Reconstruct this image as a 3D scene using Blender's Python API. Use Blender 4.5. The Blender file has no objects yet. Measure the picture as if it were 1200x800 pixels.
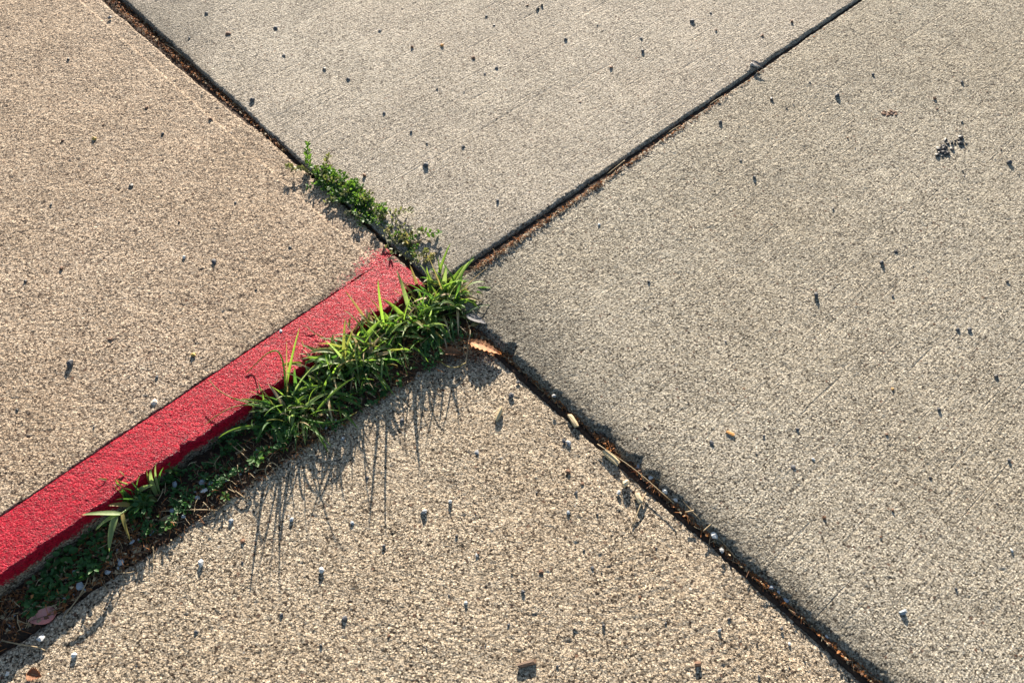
import bpy, bmesh, math, random
import numpy as np
from mathutils import Vector, Matrix, Quaternion

random.seed(7); np.random.seed(7)
C = bpy.context.scene
COL = C.collection
R = math.radians

# ------------------------------------------------------------------ camera, sky, sun, exposure
H = 1.5                      # phone held 1.5 m above the paving
F = 942.0                    # focal length in photograph pixels (1200 wide)
PITCH = R(56.0)              # below the horizontal
cam_d = bpy.data.cameras.new('camera'); cam = bpy.data.objects.new('camera', cam_d); COL.objects.link(cam)
cam_d.sensor_width = 36.0; cam_d.lens = F / 1200 * 36.0
cam_d.clip_start = 0.05; cam_d.clip_end = 500
cam.location = (0, 0, H); cam.rotation_euler = (math.pi/2 - PITCH, 0, 0)
C.camera = cam

SUN_EL, SUN_AZ = R(15.9), R(-1.0)      # azimuth from +Y towards +X
w = bpy.data.worlds.new('World'); C.world = w; w.use_nodes = True
nt = w.node_tree
sky = nt.nodes.new('ShaderNodeTexSky'); sky.sky_type = 'NISHITA'; sky.sun_disc = False
sky.sun_elevation = SUN_EL; sky.sun_rotation = SUN_AZ
bg = nt.nodes['Background']; bg.inputs[1].default_value = 0.060
nt.links.new(sky.outputs[0], bg.inputs[0])
sd = bpy.data.lights.new('sun', 'SUN'); sd.energy = 5.0; sd.angle = R(0.5); sd.color = (1.0, 0.90, 0.77)
sun = bpy.data.objects.new('sun', sd); COL.objects.link(sun)
sdir = Vector((math.sin(SUN_AZ)*math.cos(SUN_EL), math.cos(SUN_AZ)*math.cos(SUN_EL), math.sin(SUN_EL)))
sun.rotation_euler = sdir.to_track_quat('Z', 'Y').to_euler(); sun.location = sdir*20
C.view_settings.view_transform = 'Standard'; C.view_settings.look = 'None'
C.view_settings.gamma = 1.0; C.view_settings.exposure = 1.66

# ------------------------------------------------------------------ measuring helpers
sp, cp = math.sin(PITCH), math.cos(PITCH)
def at(x, y, z=0.0):
    """the point of height z seen at photograph pixel x, y"""
    dx, dy = x - 600.0, y - 400.0
    fw = F*cp - dy*sp; dn = F*sp + dy*cp
    k = (H - z)/dn
    return Vector((dx*k, fw*k, z))

def hsh(ix, iy, seed):
    h = (ix.astype(np.int64)*374761393 + iy.astype(np.int64)*668265263 + seed*1274126177) & 0xffffffff
    h = ((h ^ (h >> 13))*1274126177) & 0xffffffff
    h = ((h ^ (h >> 16))*2246822519) & 0xffffffff
    return ((h ^ (h >> 15)) & 0xffffff)/float(0xffffff)*2 - 1
def vn(x, y, cell, seed=0):
    x = np.asarray(x, float)/cell; y = np.asarray(y, float)/cell
    x, y = np.broadcast_arrays(x, y)
    xi = np.floor(x); yi = np.floor(y); fx = x-xi; fy = y-yi
    fx = fx*fx*(3-2*fx); fy = fy*fy*(3-2*fy)
    xi = xi.astype(np.int64); yi = yi.astype(np.int64)
    a = hsh(xi, yi, seed); b = hsh(xi+1, yi, seed); c = hsh(xi, yi+1, seed); d = hsh(xi+1, yi+1, seed)
    return (a*(1-fx)+b*fx)*(1-fy) + (c*(1-fx)+d*fx)*fy
def sst(x, a, b):
    t = np.clip((x-a)/(b-a), 0, 1); return t*t*(3-2*t)

# ------------------------------------------------------------------ object helpers
def tag(o, label=None, cat=None, group=None, kind=None):
    if label: o['label'] = label
    if cat: o['category'] = cat
    if group: o['group'] = group
    if kind: o['kind'] = kind
    return o
def empty(name, loc):
    o = bpy.data.objects.new(name, None); COL.objects.link(o); o.location = loc
    o.empty_display_size = 0.03
    return o
def link(name, me, parent=None, mat=None):
    o = bpy.data.objects.new(name, me); COL.objects.link(o)
    if mat and not me.materials: me.materials.append(mat)
    if parent: o.parent = parent
    return o
def mesh_np(name, co, quads, smooth=True):
    me = bpy.data.meshes.new(name)
    used = np.unique(quads); remap = np.full(len(co), -1, np.int64); remap[used] = np.arange(len(used))
    co = co[used]; quads = remap[quads]
    me.vertices.add(len(co)); me.vertices.foreach_set('co', np.ascontiguousarray(co, np.float32).ravel())
    n = len(quads); k = quads.shape[1]
    me.loops.add(n*k); me.loops.foreach_set('vertex_index', quads.ravel().astype(np.int32))
    me.polygons.add(n); me.polygons.foreach_set('loop_start', np.arange(0, n*k, k, dtype=np.int32))
    me.polygons.foreach_set('use_smooth', np.full(n, smooth))
    me.update(calc_edges=True)
    return me, used
class MB:
    def __init__(s): s.v = []; s.f = []
    def add(s, vs, fs):
        o = len(s.v); s.v += [tuple(v) for v in vs]; s.f += [tuple(i+o for i in f) for f in fs]
    def mesh(s, name, smooth=True, origin=None):
        me = bpy.data.meshes.new(name)
        v = s.v if origin is None else [(a[0]-origin[0], a[1]-origin[1], a[2]-origin[2]) for a in s.v]
        me.from_pydata(v, [], s.f); me.update()
        if smooth: me.polygons.foreach_set('use_smooth', [True]*len(me.polygons))
        return me
def tube(mb, pts, rad, n=5):
    pts = [Vector(p) for p in pts]; m = len(pts)
    rings = []
    for i, p in enumerate(pts):
        t = (pts[min(i+1, m-1)] - pts[max(i-1, 0)]).normalized()
        a = t.cross(Vector((0.3, 0.2, 1))).normalized(); b = t.cross(a)
        r = rad[i] if isinstance(rad, (list, tuple)) else rad
        rings += [p + (a*math.cos(k*2*math.pi/n) + b*math.sin(k*2*math.pi/n))*r for k in range(n)]
    fs = [(i*n+k, i*n+(k+1) % n, (i+1)*n+(k+1) % n, (i+1)*n+k) for i in range(m-1) for k in range(n)]
    fs += [tuple(range(n-1, -1, -1)), tuple((m-1)*n+k for k in range(n))]
    mb.add(rings, fs)
def bez(a, b, c, n):
    return [a*(1-t)**2 + b*2*t*(1-t) + c*t*t for t in [i/(n-1) for i in range(n)]]

# ------------------------------------------------------------------ materials
class NT:
    def __init__(s, name):
        s.m = bpy.data.materials.new(name); s.m.use_nodes = True
        s.t = s.m.node_tree; s.b = s.t.nodes['Principled BSDF']; s.out = s.t.nodes['Material Output']
        g = s.n('ShaderNodeNewGeometry'); s.pos = g.outputs['Position']
    def n(s, ty, **kw):
        x = s.t.nodes.new(ty)
        for k, v in kw.items(): setattr(x, k, v)
        return x
    def l(s, a, b): s.t.links.new(a, b)
    def val(s, sock, v):
        if hasattr(v, 'is_linked'): s.l(v, sock)
        elif isinstance(v, (tuple, list)) and len(v) == 3 and sock.type == 'RGBA': sock.default_value = (*v, 1)
        else: sock.default_value = v
    def map(s, vec, scale=(1, 1, 1), rot=0.0, loc=(0, 0, 0)):
        r = s.n('ShaderNodeMapping'); r.inputs['Rotation'].default_value = (0, 0, rot); s.l(vec, r.inputs[0])
        q = s.n('ShaderNodeMapping'); q.inputs['Scale'].default_value = scale; q.inputs['Location'].default_value = loc
        s.l(r.outputs[0], q.inputs[0]); return q.outputs[0]
    def noise(s, scale, detail=2, rough=0.5, vec=None):
        x = s.n('ShaderNodeTexNoise'); x.inputs['Scale'].default_value = scale; x.inputs['Detail'].default_value = detail
        x.inputs['Roughness'].default_value = rough; s.l(vec or s.pos, x.inputs['Vector']); return x.outputs['Fac']
    def voro(s, scale, out='Color', vec=None, feature='F1'):
        x = s.n('ShaderNodeTexVoronoi'); x.feature = feature; x.inputs['Scale'].default_value = scale
        s.l(vec or s.pos, x.inputs['Vector']); return x.outputs[out]
    def ramp(s, fac, stops):
        x = s.n('ShaderNodeValToRGB'); e = x.color_ramp.elements
        while len(e) < len(stops): e.new(0.5)
        for i, (p, c) in enumerate(stops):
            e[i].position = p; e[i].color = (*c, 1) if isinstance(c, (tuple, list)) else (c, c, c, 1)
        s.l(fac, x.inputs[0]); return x.outputs[0]
    def mix(s, fac, a, b, mode='MIX'):
        x = s.n('ShaderNodeMix', data_type='RGBA', blend_type=mode)
        s.val(x.inputs[0], fac); s.val(x.inputs[6], a); s.val(x.inputs[7], b); return x.outputs[2]
    def math(s, op, a, b=0.0, clamp=False):
        x = s.n('ShaderNodeMath', operation=op, use_clamp=clamp); s.val(x.inputs[0], a); s.val(x.inputs[1], b); return x.outputs[0]
    def attr(s, name):
        x = s.n('ShaderNodeAttribute', attribute_name=name); return x.outputs['Fac']
    def bump(s, h, dist, strength=1.0, normal=None):
        x = s.n('ShaderNodeBump'); x.inputs['Distance'].default_value = dist; x.inputs['Strength'].default_value = strength
        s.l(h, x.inputs['Height'])
        if normal: s.l(normal, x.inputs['Normal'])
        return x.outputs[0]

def concrete(name, light, mid, dark, stain, gs=1.0, broom=0.0, brot=0.0, bdist=0.0016, paint=None, pit=0.7):
    k = NT(name)
    wv = k.n('ShaderNodeVectorMath', operation='MULTIPLY_ADD')
    wn = k.n('ShaderNodeTexNoise'); wn.inputs['Scale'].default_value = 420*gs; wn.inputs['Detail'].default_value = 1; k.l(k.pos, wn.inputs['Vector'])
    k.l(wn.outputs['Color'], wv.inputs[0]); wv.inputs[1].default_value = (.0022/gs,)*3; k.l(k.pos, wv.inputs[2])
    warp = wv.outputs[0]
    S1, S2 = 270*gs, 150*gs
    c1 = k.n('ShaderNodeSeparateColor'); k.l(k.voro(S1, 'Color', warp), c1.inputs[0])
    c2 = k.n('ShaderNodeSeparateColor'); k.l(k.voro(S2, 'Color', warp), c2.inputs[0])
    d1 = k.voro(S1, 'Distance', warp); d2 = k.voro(S2, 'Distance', warp)
    col = k.ramp(c1.outputs[0], [(0.0, dark), (0.06, dark), (0.18, mid), (0.55, mid), (0.8, light), (1.0, light)])
    col = k.mix(k.math('MULTIPLY', k.ramp(c2.outputs[1], [(0.62, 0.0), (0.9, 1.0)]), 0.6), col, light)
    col = k.mix(k.math('MULTIPLY', k.ramp(d1, [(0.42, 0.0), (0.75, 1.0)]), 0.6), col, dark)
    worn = k.ramp(k.noise(7, 3, 0.6), [(0.34, 0.5), (0.60, 1.0)])           # trodden smooth in places
    pn = k.noise(265*gs, 2, 0.6, warp)
    plate = k.ramp(pn, [(0.35, 0.0), (0.44, 1.0)])
    col = k.mix(k.math('MULTIPLY', k.math('MULTIPLY', k.math('SUBTRACT', 1.0, plate), worn), pit), col, dark)
    # scattered bigger aggregate grains, brown and slate
    ag = k.n('ShaderNodeSeparateColor'); k.l(k.voro(95*gs, 'Color'), ag.inputs[0])
    agd = k.voro(95*gs, 'Distance')
    m = k.math('MULTIPLY', k.math('GREATER_THAN', ag.outputs[0], 0.93), k.math('LESS_THAN', agd, 0.32))
    col = k.mix(k.math('MULTIPLY', m, 0.75), col, k.mix(ag.outputs[1], (0.045, 0.04, 0.04), (0.16, 0.075, 0.045)))
    # sparse pits and pale stone chips
    hp = k.n('ShaderNodeSeparateColor'); k.l(k.voro(48, 'Color', warp), hp.inputs[0]); hd = k.voro(48, 'Distance', warp)
    hole = k.math('MULTIPLY', k.math('GREATER_THAN', hp.outputs[0], 0.90), k.math('LESS_THAN', hd, k.math('ADD', 0.06, k.math('MULTIPLY', hp.outputs[1], 0.10))))
    wchip = k.math('MULTIPLY', k.math('LESS_THAN', hp.outputs[0], 0.07), k.math('LESS_THAN', hd, k.math('ADD', 0.06, k.math('MULTIPLY', hp.outputs[1], 0.09))))
    col = k.mix(k.math('MULTIPLY', hole, 0.8), col, dark)
    col = k.mix(k.math('MULTIPLY', wchip, 0.7), col, (0.74, 0.68, 0.6))
    # weathering, in patches
    big = k.ramp(k.noise(2.3, 4, 0.6), [(0.35, 0.0), (0.7, 1.0)])
    col = k.mix(k.math('MULTIPLY', big, 0.5), col, stain, 'MULTIPLY')
    md = k.ramp(k.noise(16, 3, 0.6), [(0.32, 0.9), (0.62, 1.04)])
    col = k.mix(1.0, col, md, 'MULTIPLY')
    if 1:
        pits = k.ramp(k.noise(150*gs, 2, 0.6), [(0.30, 0.0), (0.40, 1.0)])
        col = k.mix(k.math('MULTIPLY', k.math('SUBTRACT', 1.0, pits), 0.55), col, dark)
    h1 = k.math('MULTIPLY', k.math('SUBTRACT', 1.0, k.math('POWER', d1, 2.0)), k.math('ADD', 0.35, c1.outputs[1]))
    h2 = k.math('MULTIPLY', k.math('SUBTRACT', 1.0, k.math('POWER', d2, 2.0)), k.math('ADD', 0.3, c2.outputs[0]))
    h = k.math('ADD', k.math('MULTIPLY', h1, 0.5), k.math('MULTIPLY', h2, 0.4))
    h = k.math('ADD', k.math('MULTIPLY', h, worn), k.math('MULTIPLY', k.math('MULTIPLY', plate, worn), 1.0*pit))
    h = k.math('ADD', h, k.math('MULTIPLY', k.noise(600*gs, 2), 0.6))
    h = k.math('ADD', h, k.math('MULTIPLY', k.noise(80*gs, 2), 0.5))
    if broom:
        bv = k.noise(1.0, 3, 0.55, k.map(k.pos, (7, 260, 1), brot))
        h = k.math('ADD', h, k.math('MULTIPLY', bv, broom))
        scr = k.ramp(k.noise(1.0, 1, 0.5, k.map(k.pos, (3.2, 70, 1), brot)), [(0.27, 0.0), (0.31, 1.0)])
        h = k.math('ADD', h, k.math('MULTIPLY', scr, broom*0.7))
    h = k.math('ADD', k.math('SUBTRACT', h, k.math('MULTIPLY', hole, 1.6)), k.math('MULTIPLY', wchip, 0.8))
    nrm = k.bump(h, bdist)
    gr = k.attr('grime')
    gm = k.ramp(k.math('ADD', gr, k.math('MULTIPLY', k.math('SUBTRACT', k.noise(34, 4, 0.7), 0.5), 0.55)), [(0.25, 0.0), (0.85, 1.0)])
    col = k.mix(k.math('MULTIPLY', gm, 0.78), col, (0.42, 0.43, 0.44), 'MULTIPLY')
    rough = 0.85
    if paint:
        pa = k.attr('paint')
        g = k.math('ADD', pa, k.math('MULTIPLY', k.math('SUBTRACT', k.noise(190, 3, 0.7), 0.5), 1.3))
        g = k.math('ADD', g, k.math('MULTIPLY', k.math('SUBTRACT', k.noise(28, 3, 0.6), 0.5), 0.8))
        f = k.ramp(g, [(0.40, 0.0), (0.54, 1.0)])
        red = k.mix(k.noise(420, 2), paint, tuple(c*0.62 for c in paint))
        red = k.mix(k.math('MULTIPLY', k.ramp(k.noise(45, 4, 0.7), [(0.5, 0.0), (0.75, 1.0)]), 0.75), red, (0.24, 0.015, 0.032))
        red = k.mix(k.math('MULTIPLY', k.math('SUBTRACT', 1.0, plate), 0.65), red, (0.10, 0.006, 0.012))
        red = k.mix(k.math('MULTIPLY', k.ramp(c1.outputs[2], [(0.72, 0.0), (0.95, 1.0)]), 0.3), red, (0.75, 0.03, 0.06))
        col = k.mix(f, col, red)
        rr = k.mix(f, (0.85, 0.85, 0.85), (0.36, 0.36, 0.36)); k.l(rr, k.b.inputs['Roughness'])
    else:
        k.b.inputs['Roughness'].default_value = rough
    k.l(col, k.b.inputs['Base Color']); k.l(nrm, k.b.inputs['Normal'])
    k.b.inputs['Specular IOR Level'].default_value = 0.16
    return k.m

BROT = -R(41.5)
M = {}
RED = (0.50, 0.002, 0.028)
M['left'] = concrete('weathered_tan_concrete', (0.71, 0.58, 0.44), (0.45, 0.345, 0.25), (0.06, 0.038, 0.027), (0.72, 0.66, 0.58), 1.0, 0.25, R(8), bdist=0.0046, pit=1.0, paint=RED)
M['top'] = concrete('grey_brushed_concrete', (0.68, 0.61, 0.505), (0.44, 0.39, 0.31), (0.08, 0.064, 0.052), (0.78, 0.74, 0.72), 1.2, 1.3, BROT, 0.0030, pit=.75)
M['right'] = concrete('warm_grey_brushed_concrete', (0.69, 0.62, 0.50), (0.435, 0.385, 0.30), (0.07, 0.056, 0.042), (0.80, 0.76, 0.70), 1.1, 0.9, BROT, 0.0042, pit=.95)
M['bottom'] = concrete('beige_worn_concrete', (0.75, 0.63, 0.47), (0.48, 0.385, 0.275), (0.06, 0.042, 0.028), (0.82, 0.76, 0.70), 1.0, 0.3, R(12), 0.0046, pit=1.0)

def soil_mat():
    k = NT('brown_soil')
    col = k.ramp(k.noise(140, 4, 0.7), [(0.3, (0.014, 0.009, 0.006)), (0.5, (0.045, 0.024, 0.013)), (0.72, (0.11, 0.05, 0.024))])
    k.l(col, k.b.inputs['Base Color']); k.b.inputs['Roughness'].default_value = 0.95
    k.l(k.bump(k.noise(260, 4, 0.7), 0.003), k.b.inputs['Normal']); return k.m
M['soil'] = soil_mat()

def stone_mat(name, a, b, rough=0.7):
    k = NT(name)
    k.l(k.mix(k.noise(240, 3, 0.6), a, b), k.b.inputs['Base Color'])
    k.b.inputs['Roughness'].default_value = rough
    k.l(k.bump(k.noise(500, 3, 0.6), 0.0008), k.b.inputs['Normal']); return k.m
M['slate'] = stone_mat('dark_slate_stone', (0.035, 0.038, 0.045), (0.10, 0.10, 0.11))
M['grey'] = stone_mat('grey_stone', (0.20, 0.20, 0.205), (0.38, 0.38, 0.375))
M['blue'] = stone_mat('blue_grey_stone', (0.19, 0.23, 0.27), (0.34, 0.37, 0.40))
M['white'] = stone_mat('white_stone', (0.44, 0.44, 0.43), (0.70, 0.69, 0.66))
M['brown'] = stone_mat('rust_brown_stone', (0.10, 0.045, 0.025), (0.24, 0.12, 0.06))
M['tan'] = stone_mat('tan_stone', (0.50, 0.38, 0.22), (0.68, 0.55, 0.36))
M['orange'] = stone_mat('orange_crumb', (0.50, 0.20, 0.05), (0.65, 0.34, 0.10))
M['black'] = stone_mat('black_crumb', (0.012, 0.011, 0.012), (0.04, 0.035, 0.035), 0.5)
M['yellow'] = stone_mat('yellow_crumb', (0.55, 0.40, 0.10), (0.40, 0.22, 0.05))
M['pink'] = stone_mat('pale_pink_stone', (0.60, 0.48, 0.38), (0.72, 0.60, 0.50))
M['wood'] = stone_mat('pale_wood', (0.62, 0.50, 0.30), (0.45, 0.33, 0.17))
M['bark'] = stone_mat('dark_bark', (0.05, 0.03, 0.02), (0.16, 0.09, 0.05))

def leaf_mat(name, a, b, trans, tfac=0.45, rough=0.55, scale=60):
    k = NT(name)
    c = k.mix(k.ramp(k.noise(scale, 3, 0.6), [(0.35, 0.0), (0.65, 1.0)]), a, b)
    k.l(c, k.b.inputs['Base Color']); k.b.inputs['Roughness'].default_value = rough
    k.l(k.bump(k.noise(600, 2), 0.0004), k.b.inputs['Normal'])
    tr = k.n('ShaderNodeBsdfTranslucent'); tr.inputs[0].default_value = (*trans, 1)
    mx = k.n('ShaderNodeMixShader'); mx.inputs[0].default_value = tfac
    k.l(k.b.outputs[0], mx.inputs[1]); k.l(tr.outputs[0], mx.inputs[2]); k.l(mx.outputs[0], k.out.inputs[0]); return k.m
M['grass'] = leaf_mat('green_grass', (0.07, 0.16, 0.03), (0.115, 0.225, 0.045), (0.26, 0.44, 0.05), 0.48)
M['grass_dark'] = leaf_mat('deep_green_grass', (0.025, 0.08, 0.022), (0.045, 0.11, 0.03), (0.12, 0.30, 0.035), 0.42)
M['grass_pale'] = leaf_mat('pale_green_grass', (0.20, 0.29, 0.10), (0.28, 0.36, 0.15), (0.34, 0.48, 0.12), 0.45)
M['grass_yellow'] = leaf_mat('yellowing_grass', (0.22, 0.21, 0.05), (0.34, 0.24, 0.07), (0.36, 0.31, 0.10), 0.4)
M['grass_olive'] = leaf_mat('olive_grass', (0.10, 0.12, 0.03), (0.15, 0.15, 0.05), (0.30, 0.34, 0.06), 0.45, 0.55)
M['straw'] = leaf_mat('dry_straw', (0.34, 0.25, 0.14), (0.50, 0.40, 0.25), (0.45, 0.33, 0.17), 0.3, 0.7)
M['weed'] = leaf_mat('weed_leaf', (0.04, 0.12, 0.02), (0.085, 0.19, 0.03), (0.17, 0.33, 0.03), 0.40)
M['weed_dull'] = leaf_mat('dull_weed_leaf', (0.12, 0.15, 0.05), (0.17, 0.16, 0.07), (0.25, 0.28, 0.07), 0.35)
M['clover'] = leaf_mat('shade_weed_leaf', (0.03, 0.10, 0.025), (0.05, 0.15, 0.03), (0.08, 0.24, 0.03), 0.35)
M['litter_a'] = leaf_mat('rust_litter', (0.42, 0.17, 0.05), (0.24, 0.09, 0.03), (0.5, 0.2, 0.05), 0.25, 0.8)
M['litter_b'] = leaf_mat('dark_litter', (0.09, 0.045, 0.025), (0.18, 0.085, 0.04), (0.20, 0.08, 0.03), 0.2, 0.8)
M['litter_c'] = M['straw']
M['leaf_orange'] = leaf_mat('orange_dry_leaf', (0.34, 0.14, 0.06), (0.62, 0.33, 0.15), (0.7, 0.34, 0.12), 0.35, 0.7, 90)
M['leaf_brown'] = leaf_mat('brown_dry_leaf', (0.22, 0.09, 0.04), (0.38, 0.17, 0.07), (0.35, 0.14, 0.05), 0.3, 0.7, 90)
M['leaf_grey'] = leaf_mat('grey_dry_leaf', (0.11, 0.11, 0.12), (0.19, 0.18, 0.18), (0.2, 0.2, 0.2), 0.15, 0.8, 90)
M['leaf_pink'] = leaf_mat('pink_faded_leaf', (0.70, 0.26, 0.24), (0.76, 0.38, 0.33), (0.6, 0.2, 0.15), 0.3, 0.6, 70)
M['leaf_tan'] = leaf_mat('tan_dry_leaf', (0.45, 0.33, 0.18), (0.55, 0.42, 0.24), (0.55, 0.4, 0.2), 0.4, 0.6, 90)

# ------------------------------------------------------------------ layout lines (metres on the ground)
ZT, ZR, ZL0 = 0.028, 0.022, 0.030
def zleft(u): return ZL0 + 0.034*np.clip(u/1.1, -0.2, 1.4)
def n2(v): v = Vector((v[0], v[1], 0)); return v.normalized()
eA = n2(at(152, 0, ZT) - at(334, 165, ZT))                # along the long joint, away to the upper left
eB = n2(at(1008, 0, ZT) - at(560, 304, ZT))               # along the short joint, away to the upper right
OL = at(501, 331, ZL0)
eLA = n2(at(122, 0, ZL0) - at(492, 321, ZL0))             # kerb slab rim
eLK = n2(at(0, 672, 0.060) - at(474, 348, ZL0))           # kerb front edge, towards the left
WK = .90*(at(459, 293, ZL0) - OL).length                      # width of the painted kerb top
def isect(p, d, q, e):
    den = d.x*e.y - d.y*e.x; k = ((q.x-p.x)*e.y - (q.y-p.y)*e.x)/den; return p + d*k
tA0 = at(329, 167, ZT); tB0 = at(720, 192, ZT)
OT = isect(tA0, eA, tB0, eB)
rA0 = at(692, 498, ZR); eRA = n2(at(1030, 797, ZR) - at(603, 422, ZR))
rB0 = at(729, 194, ZR); eRB = n2(at(1016, 0, ZR) - at(564, 314, ZR))
OR_ = isect(rA0, eRA, rB0, eRB)
bA0 = at(707, 529, 0); eBA = n2(at(1020, 800, 0) - at(591, 422, 0))
bK0 = at(277, 576, 0); eBK = n2(at(0, 762, 0) - at(440, 462, 0))
OB = isect(bA0, eBA, bK0, eBK)
OX = at(515, 338, 0.0)                                    # the crossing

def local(p, O, e1, e2):
    d = np.array([[e1.x, e2.x], [e1.y, e2.y]]); inv = np.linalg.inv(d)
    q = np.array([p[0]-O.x, p[1]-O.y]); return inv @ q
FR = [at(-130, -160), at(1330, -160), at(1330, 930), at(-130, 930)]   # a little more than what the lens sees
def inview(X, Y):
    m = np.ones_like(X, bool)
    for i in range(4):
        a, b = FR[i], FR[(i+1) % 4]
        m &= ((b.x-a.x)*(Y-a.y) - (b.y-a.y)*(X-a.x)) <= 0
    return m

def und(X, Y, seed): return .0010*vn(X, Y, .12, seed+23) + .0015*vn(X, Y, .5, seed+24)
pave = empty('pavement', (0, 0, 0)); tag(pave, kind='structure')

GRID = 0.0027
def slab(name, O, e1, e2, zf, r1, r2, mat, seed, smax=None, tmax=None, t0=0.0, r3=None, jit=0.002, chips=(), amp=1.0, extra=None, paint=None, label=None, broom=0.0, grooves=(), grime=None, taper=None):
    """one cast slab: s runs along e1, t along e2; rounded, ragged edges at s=0 and t=t0"""
    B = 8
    pts = np.array([local((p.x, p.y), O, e1, e2) for p in FR])
    s_vis, t_vis = max(0.3, pts[:, 0].max()), max(0.3, pts[:, 1].max())
    edge = np.array([0, .0006, .0015, .003, .005, .0075, .010, .0125, .015, .0175, .020, .0225])
    def axis(start, vis, mx, r_end):
        if mx is not None and mx - start < 0.5:
            n = int((mx-start-.045)/GRID)
            return np.concatenate([start+edge, np.linspace(start+.0235, mx-.0235, n), (mx-edge)[::-1]])
        n = int(math.ceil((vis-start-.0225)/GRID/B))*B
        a = start+.0225+GRID*np.arange(1, n+1)
        far = a[-1] + np.array([.05, .15, .4, 1.0, 2.2, 4.0])
        if mx is not None: far = far[far < mx]
        return np.concatenate([start+edge, a, far])
    S1, T1 = axis(0.0, s_vis, smax, None), axis(t0, t_vis, tmax, r3)
    S, T = np.meshgrid(S1, T1, indexing='ij')
    ds, dt = S.copy(), T - t0
    # ragged edges
    j1 = jit*(vn(T, T*0, .035, seed) + .6*vn(T, T*0, .011, seed+1) + .35*vn(T, S, .005, seed+2))
    j2 = jit*(vn(S, S*0+9, .035, seed+3) + .6*vn(S, S*0+9, .011, seed+4) + .35*vn(S, T, .005, seed+5))
    R1 = r1*(1 + .28*vn(T, T*0, .09, seed+6) + .15*vn(T, T*0, .03, seed+6)); R2 = r2*(1 + .28*vn(S, S*0, .09, seed+7) + .15*vn(S, S*0, .03, seed+7))
    dent = np.zeros_like(S)
    for (which, c, wd, dep, rad) in chips:
        q = T if which == 's' else S
        g = np.exp(-np.abs((q-c)/wd)**3)*(1 + .35*vn(q, S+T, .008, seed+8))
        if which == 's': j1 = j1 + dep*g; R1 = R1 + rad*g
        else: j2 = j2 + dep*g; R2 = R2 + rad*g
    P1 = S + j1*np.exp(-(ds/.035)**2); P2 = T + j2*np.exp(-(dt/.035)**2)
    if taper is not None: P2 = taper(S, P2)
    def drop(d, r): q = np.clip(r-d, 0, None); return r - np.sqrt(np.clip(r*r - q*q, 0, None))
    dz = drop(ds, np.maximum(R1, .001)) + drop(dt, np.maximum(R2, .001))
    if r3 is not None and tmax is not None: dz = dz + drop(tmax-T, r3)
    X = O.x + e1.x*P1 + e2.x*P2; Y = O.y + e1.y*P1 + e2.y*P2
    fine = amp*(.00022*vn(X, Y, .0075, seed+20) + .00045*vn(X, Y, .0048, seed+21) + .00015*vn(X, Y, .018, seed+22))
    fine = fine - amp*.0012*sst(vn(X, Y, .008, seed+25), .7, .95)
    un = und(X, Y, seed)
    rough_edge = .0016*vn(X, Y, .006, seed+30)*np.exp(-(np.minimum(ds/np.maximum(R1, .004), dt/np.maximum(R2, .004))/1.0)**2)
    fine = fine*(S < s_vis)*(T < t_vis)
    Z = zf(P1, P2) - np.minimum(dz, .06) + fine + un*np.clip(np.minimum(ds, dt)/.03, 0, 1) + rough_edge
    if broom: Z = Z + broom*(vn(S*1.0, T*0+seed, .0065, seed+40) if False else vn(P1*(1-0)+0*P2, P2*.04, .006, seed+40))
    for (which, c, a, b, wd, dep) in grooves:
        q, l = (S, T) if which == 's' else (T, S)
        Z = Z - .75*dep*np.exp(-((q - c - .0015*vn(l, l*0, .12, seed+50))/wd)**2)*sst(l, a, a+.03)*(1-sst(l, b-.03, b))*(.75+.5*vn(l, l*0, .05, seed+51))
    if extra is not None: Z = Z + extra(P1, P2)
    ns, ntt = S.shape
    idx = np.arange(ns*ntt).reshape(ns, ntt)
    co = np.stack([X, Y, Z], -1).reshape(-1, 3)
    # fine quads in view, coarse blocks outside it
    keep = np.ones((ns-1, ntt-1), bool); coarse = []
    i0 = j0 = len(edge)-1
    iv = inview(X, Y)
    big_s = not (smax is not None and smax < .5); big_t = not (tmax is not None and tmax-t0 < .5)
    if big_s and big_t:
        ni = (int(np.searchsorted(S1, s_vis+.001)) - i0)//B - 1; nj = (int(np.searchsorted(T1, t_vis+.001)) - j0)//B - 1
        for bi in range(ni):
            ii = i0 + bi*B
            for bj in range(nj):
                jj = j0 + bj*B
                if not (iv[ii, jj] or iv[ii+B, jj] or iv[ii, jj+B] or iv[ii+B, jj+B]):
                    keep[ii:ii+B, jj:jj+B] = False
                    coarse.append((idx[ii, jj], idx[ii+B, jj], idx[ii+B, jj+B], idx[ii, jj+B]))
    ii, jj = np.nonzero(keep)
    quads = np.stack([idx[ii, jj], idx[ii+1, jj], idx[ii+1, jj+1], idx[ii, jj+1]], -1)
    if coarse: quads = np.concatenate([quads, np.array(coarse)])
    # side skirts going down into the soil
    def skirt(line):
        nonlocal co, quads
        b = len(co); low = co[line].copy(); low[:, 2] = -.14; co = np.concatenate([co, low])
        n = len(line); lo = b + np.arange(n)
        quads = np.concatenate([quads, np.stack([line[:-1], line[1:], lo[1:], lo[:-1]], -1)])
    skirt(idx[0, :]); skirt(idx[:, 0][::-1])
    if r3 is not None: skirt(idx[:, -1])
    cr = e1.x*e2.y - e1.y*e2.x
    if cr < 0: quads = quads[:, ::-1]
    me, used = mesh_np(name, co, quads)
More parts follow.
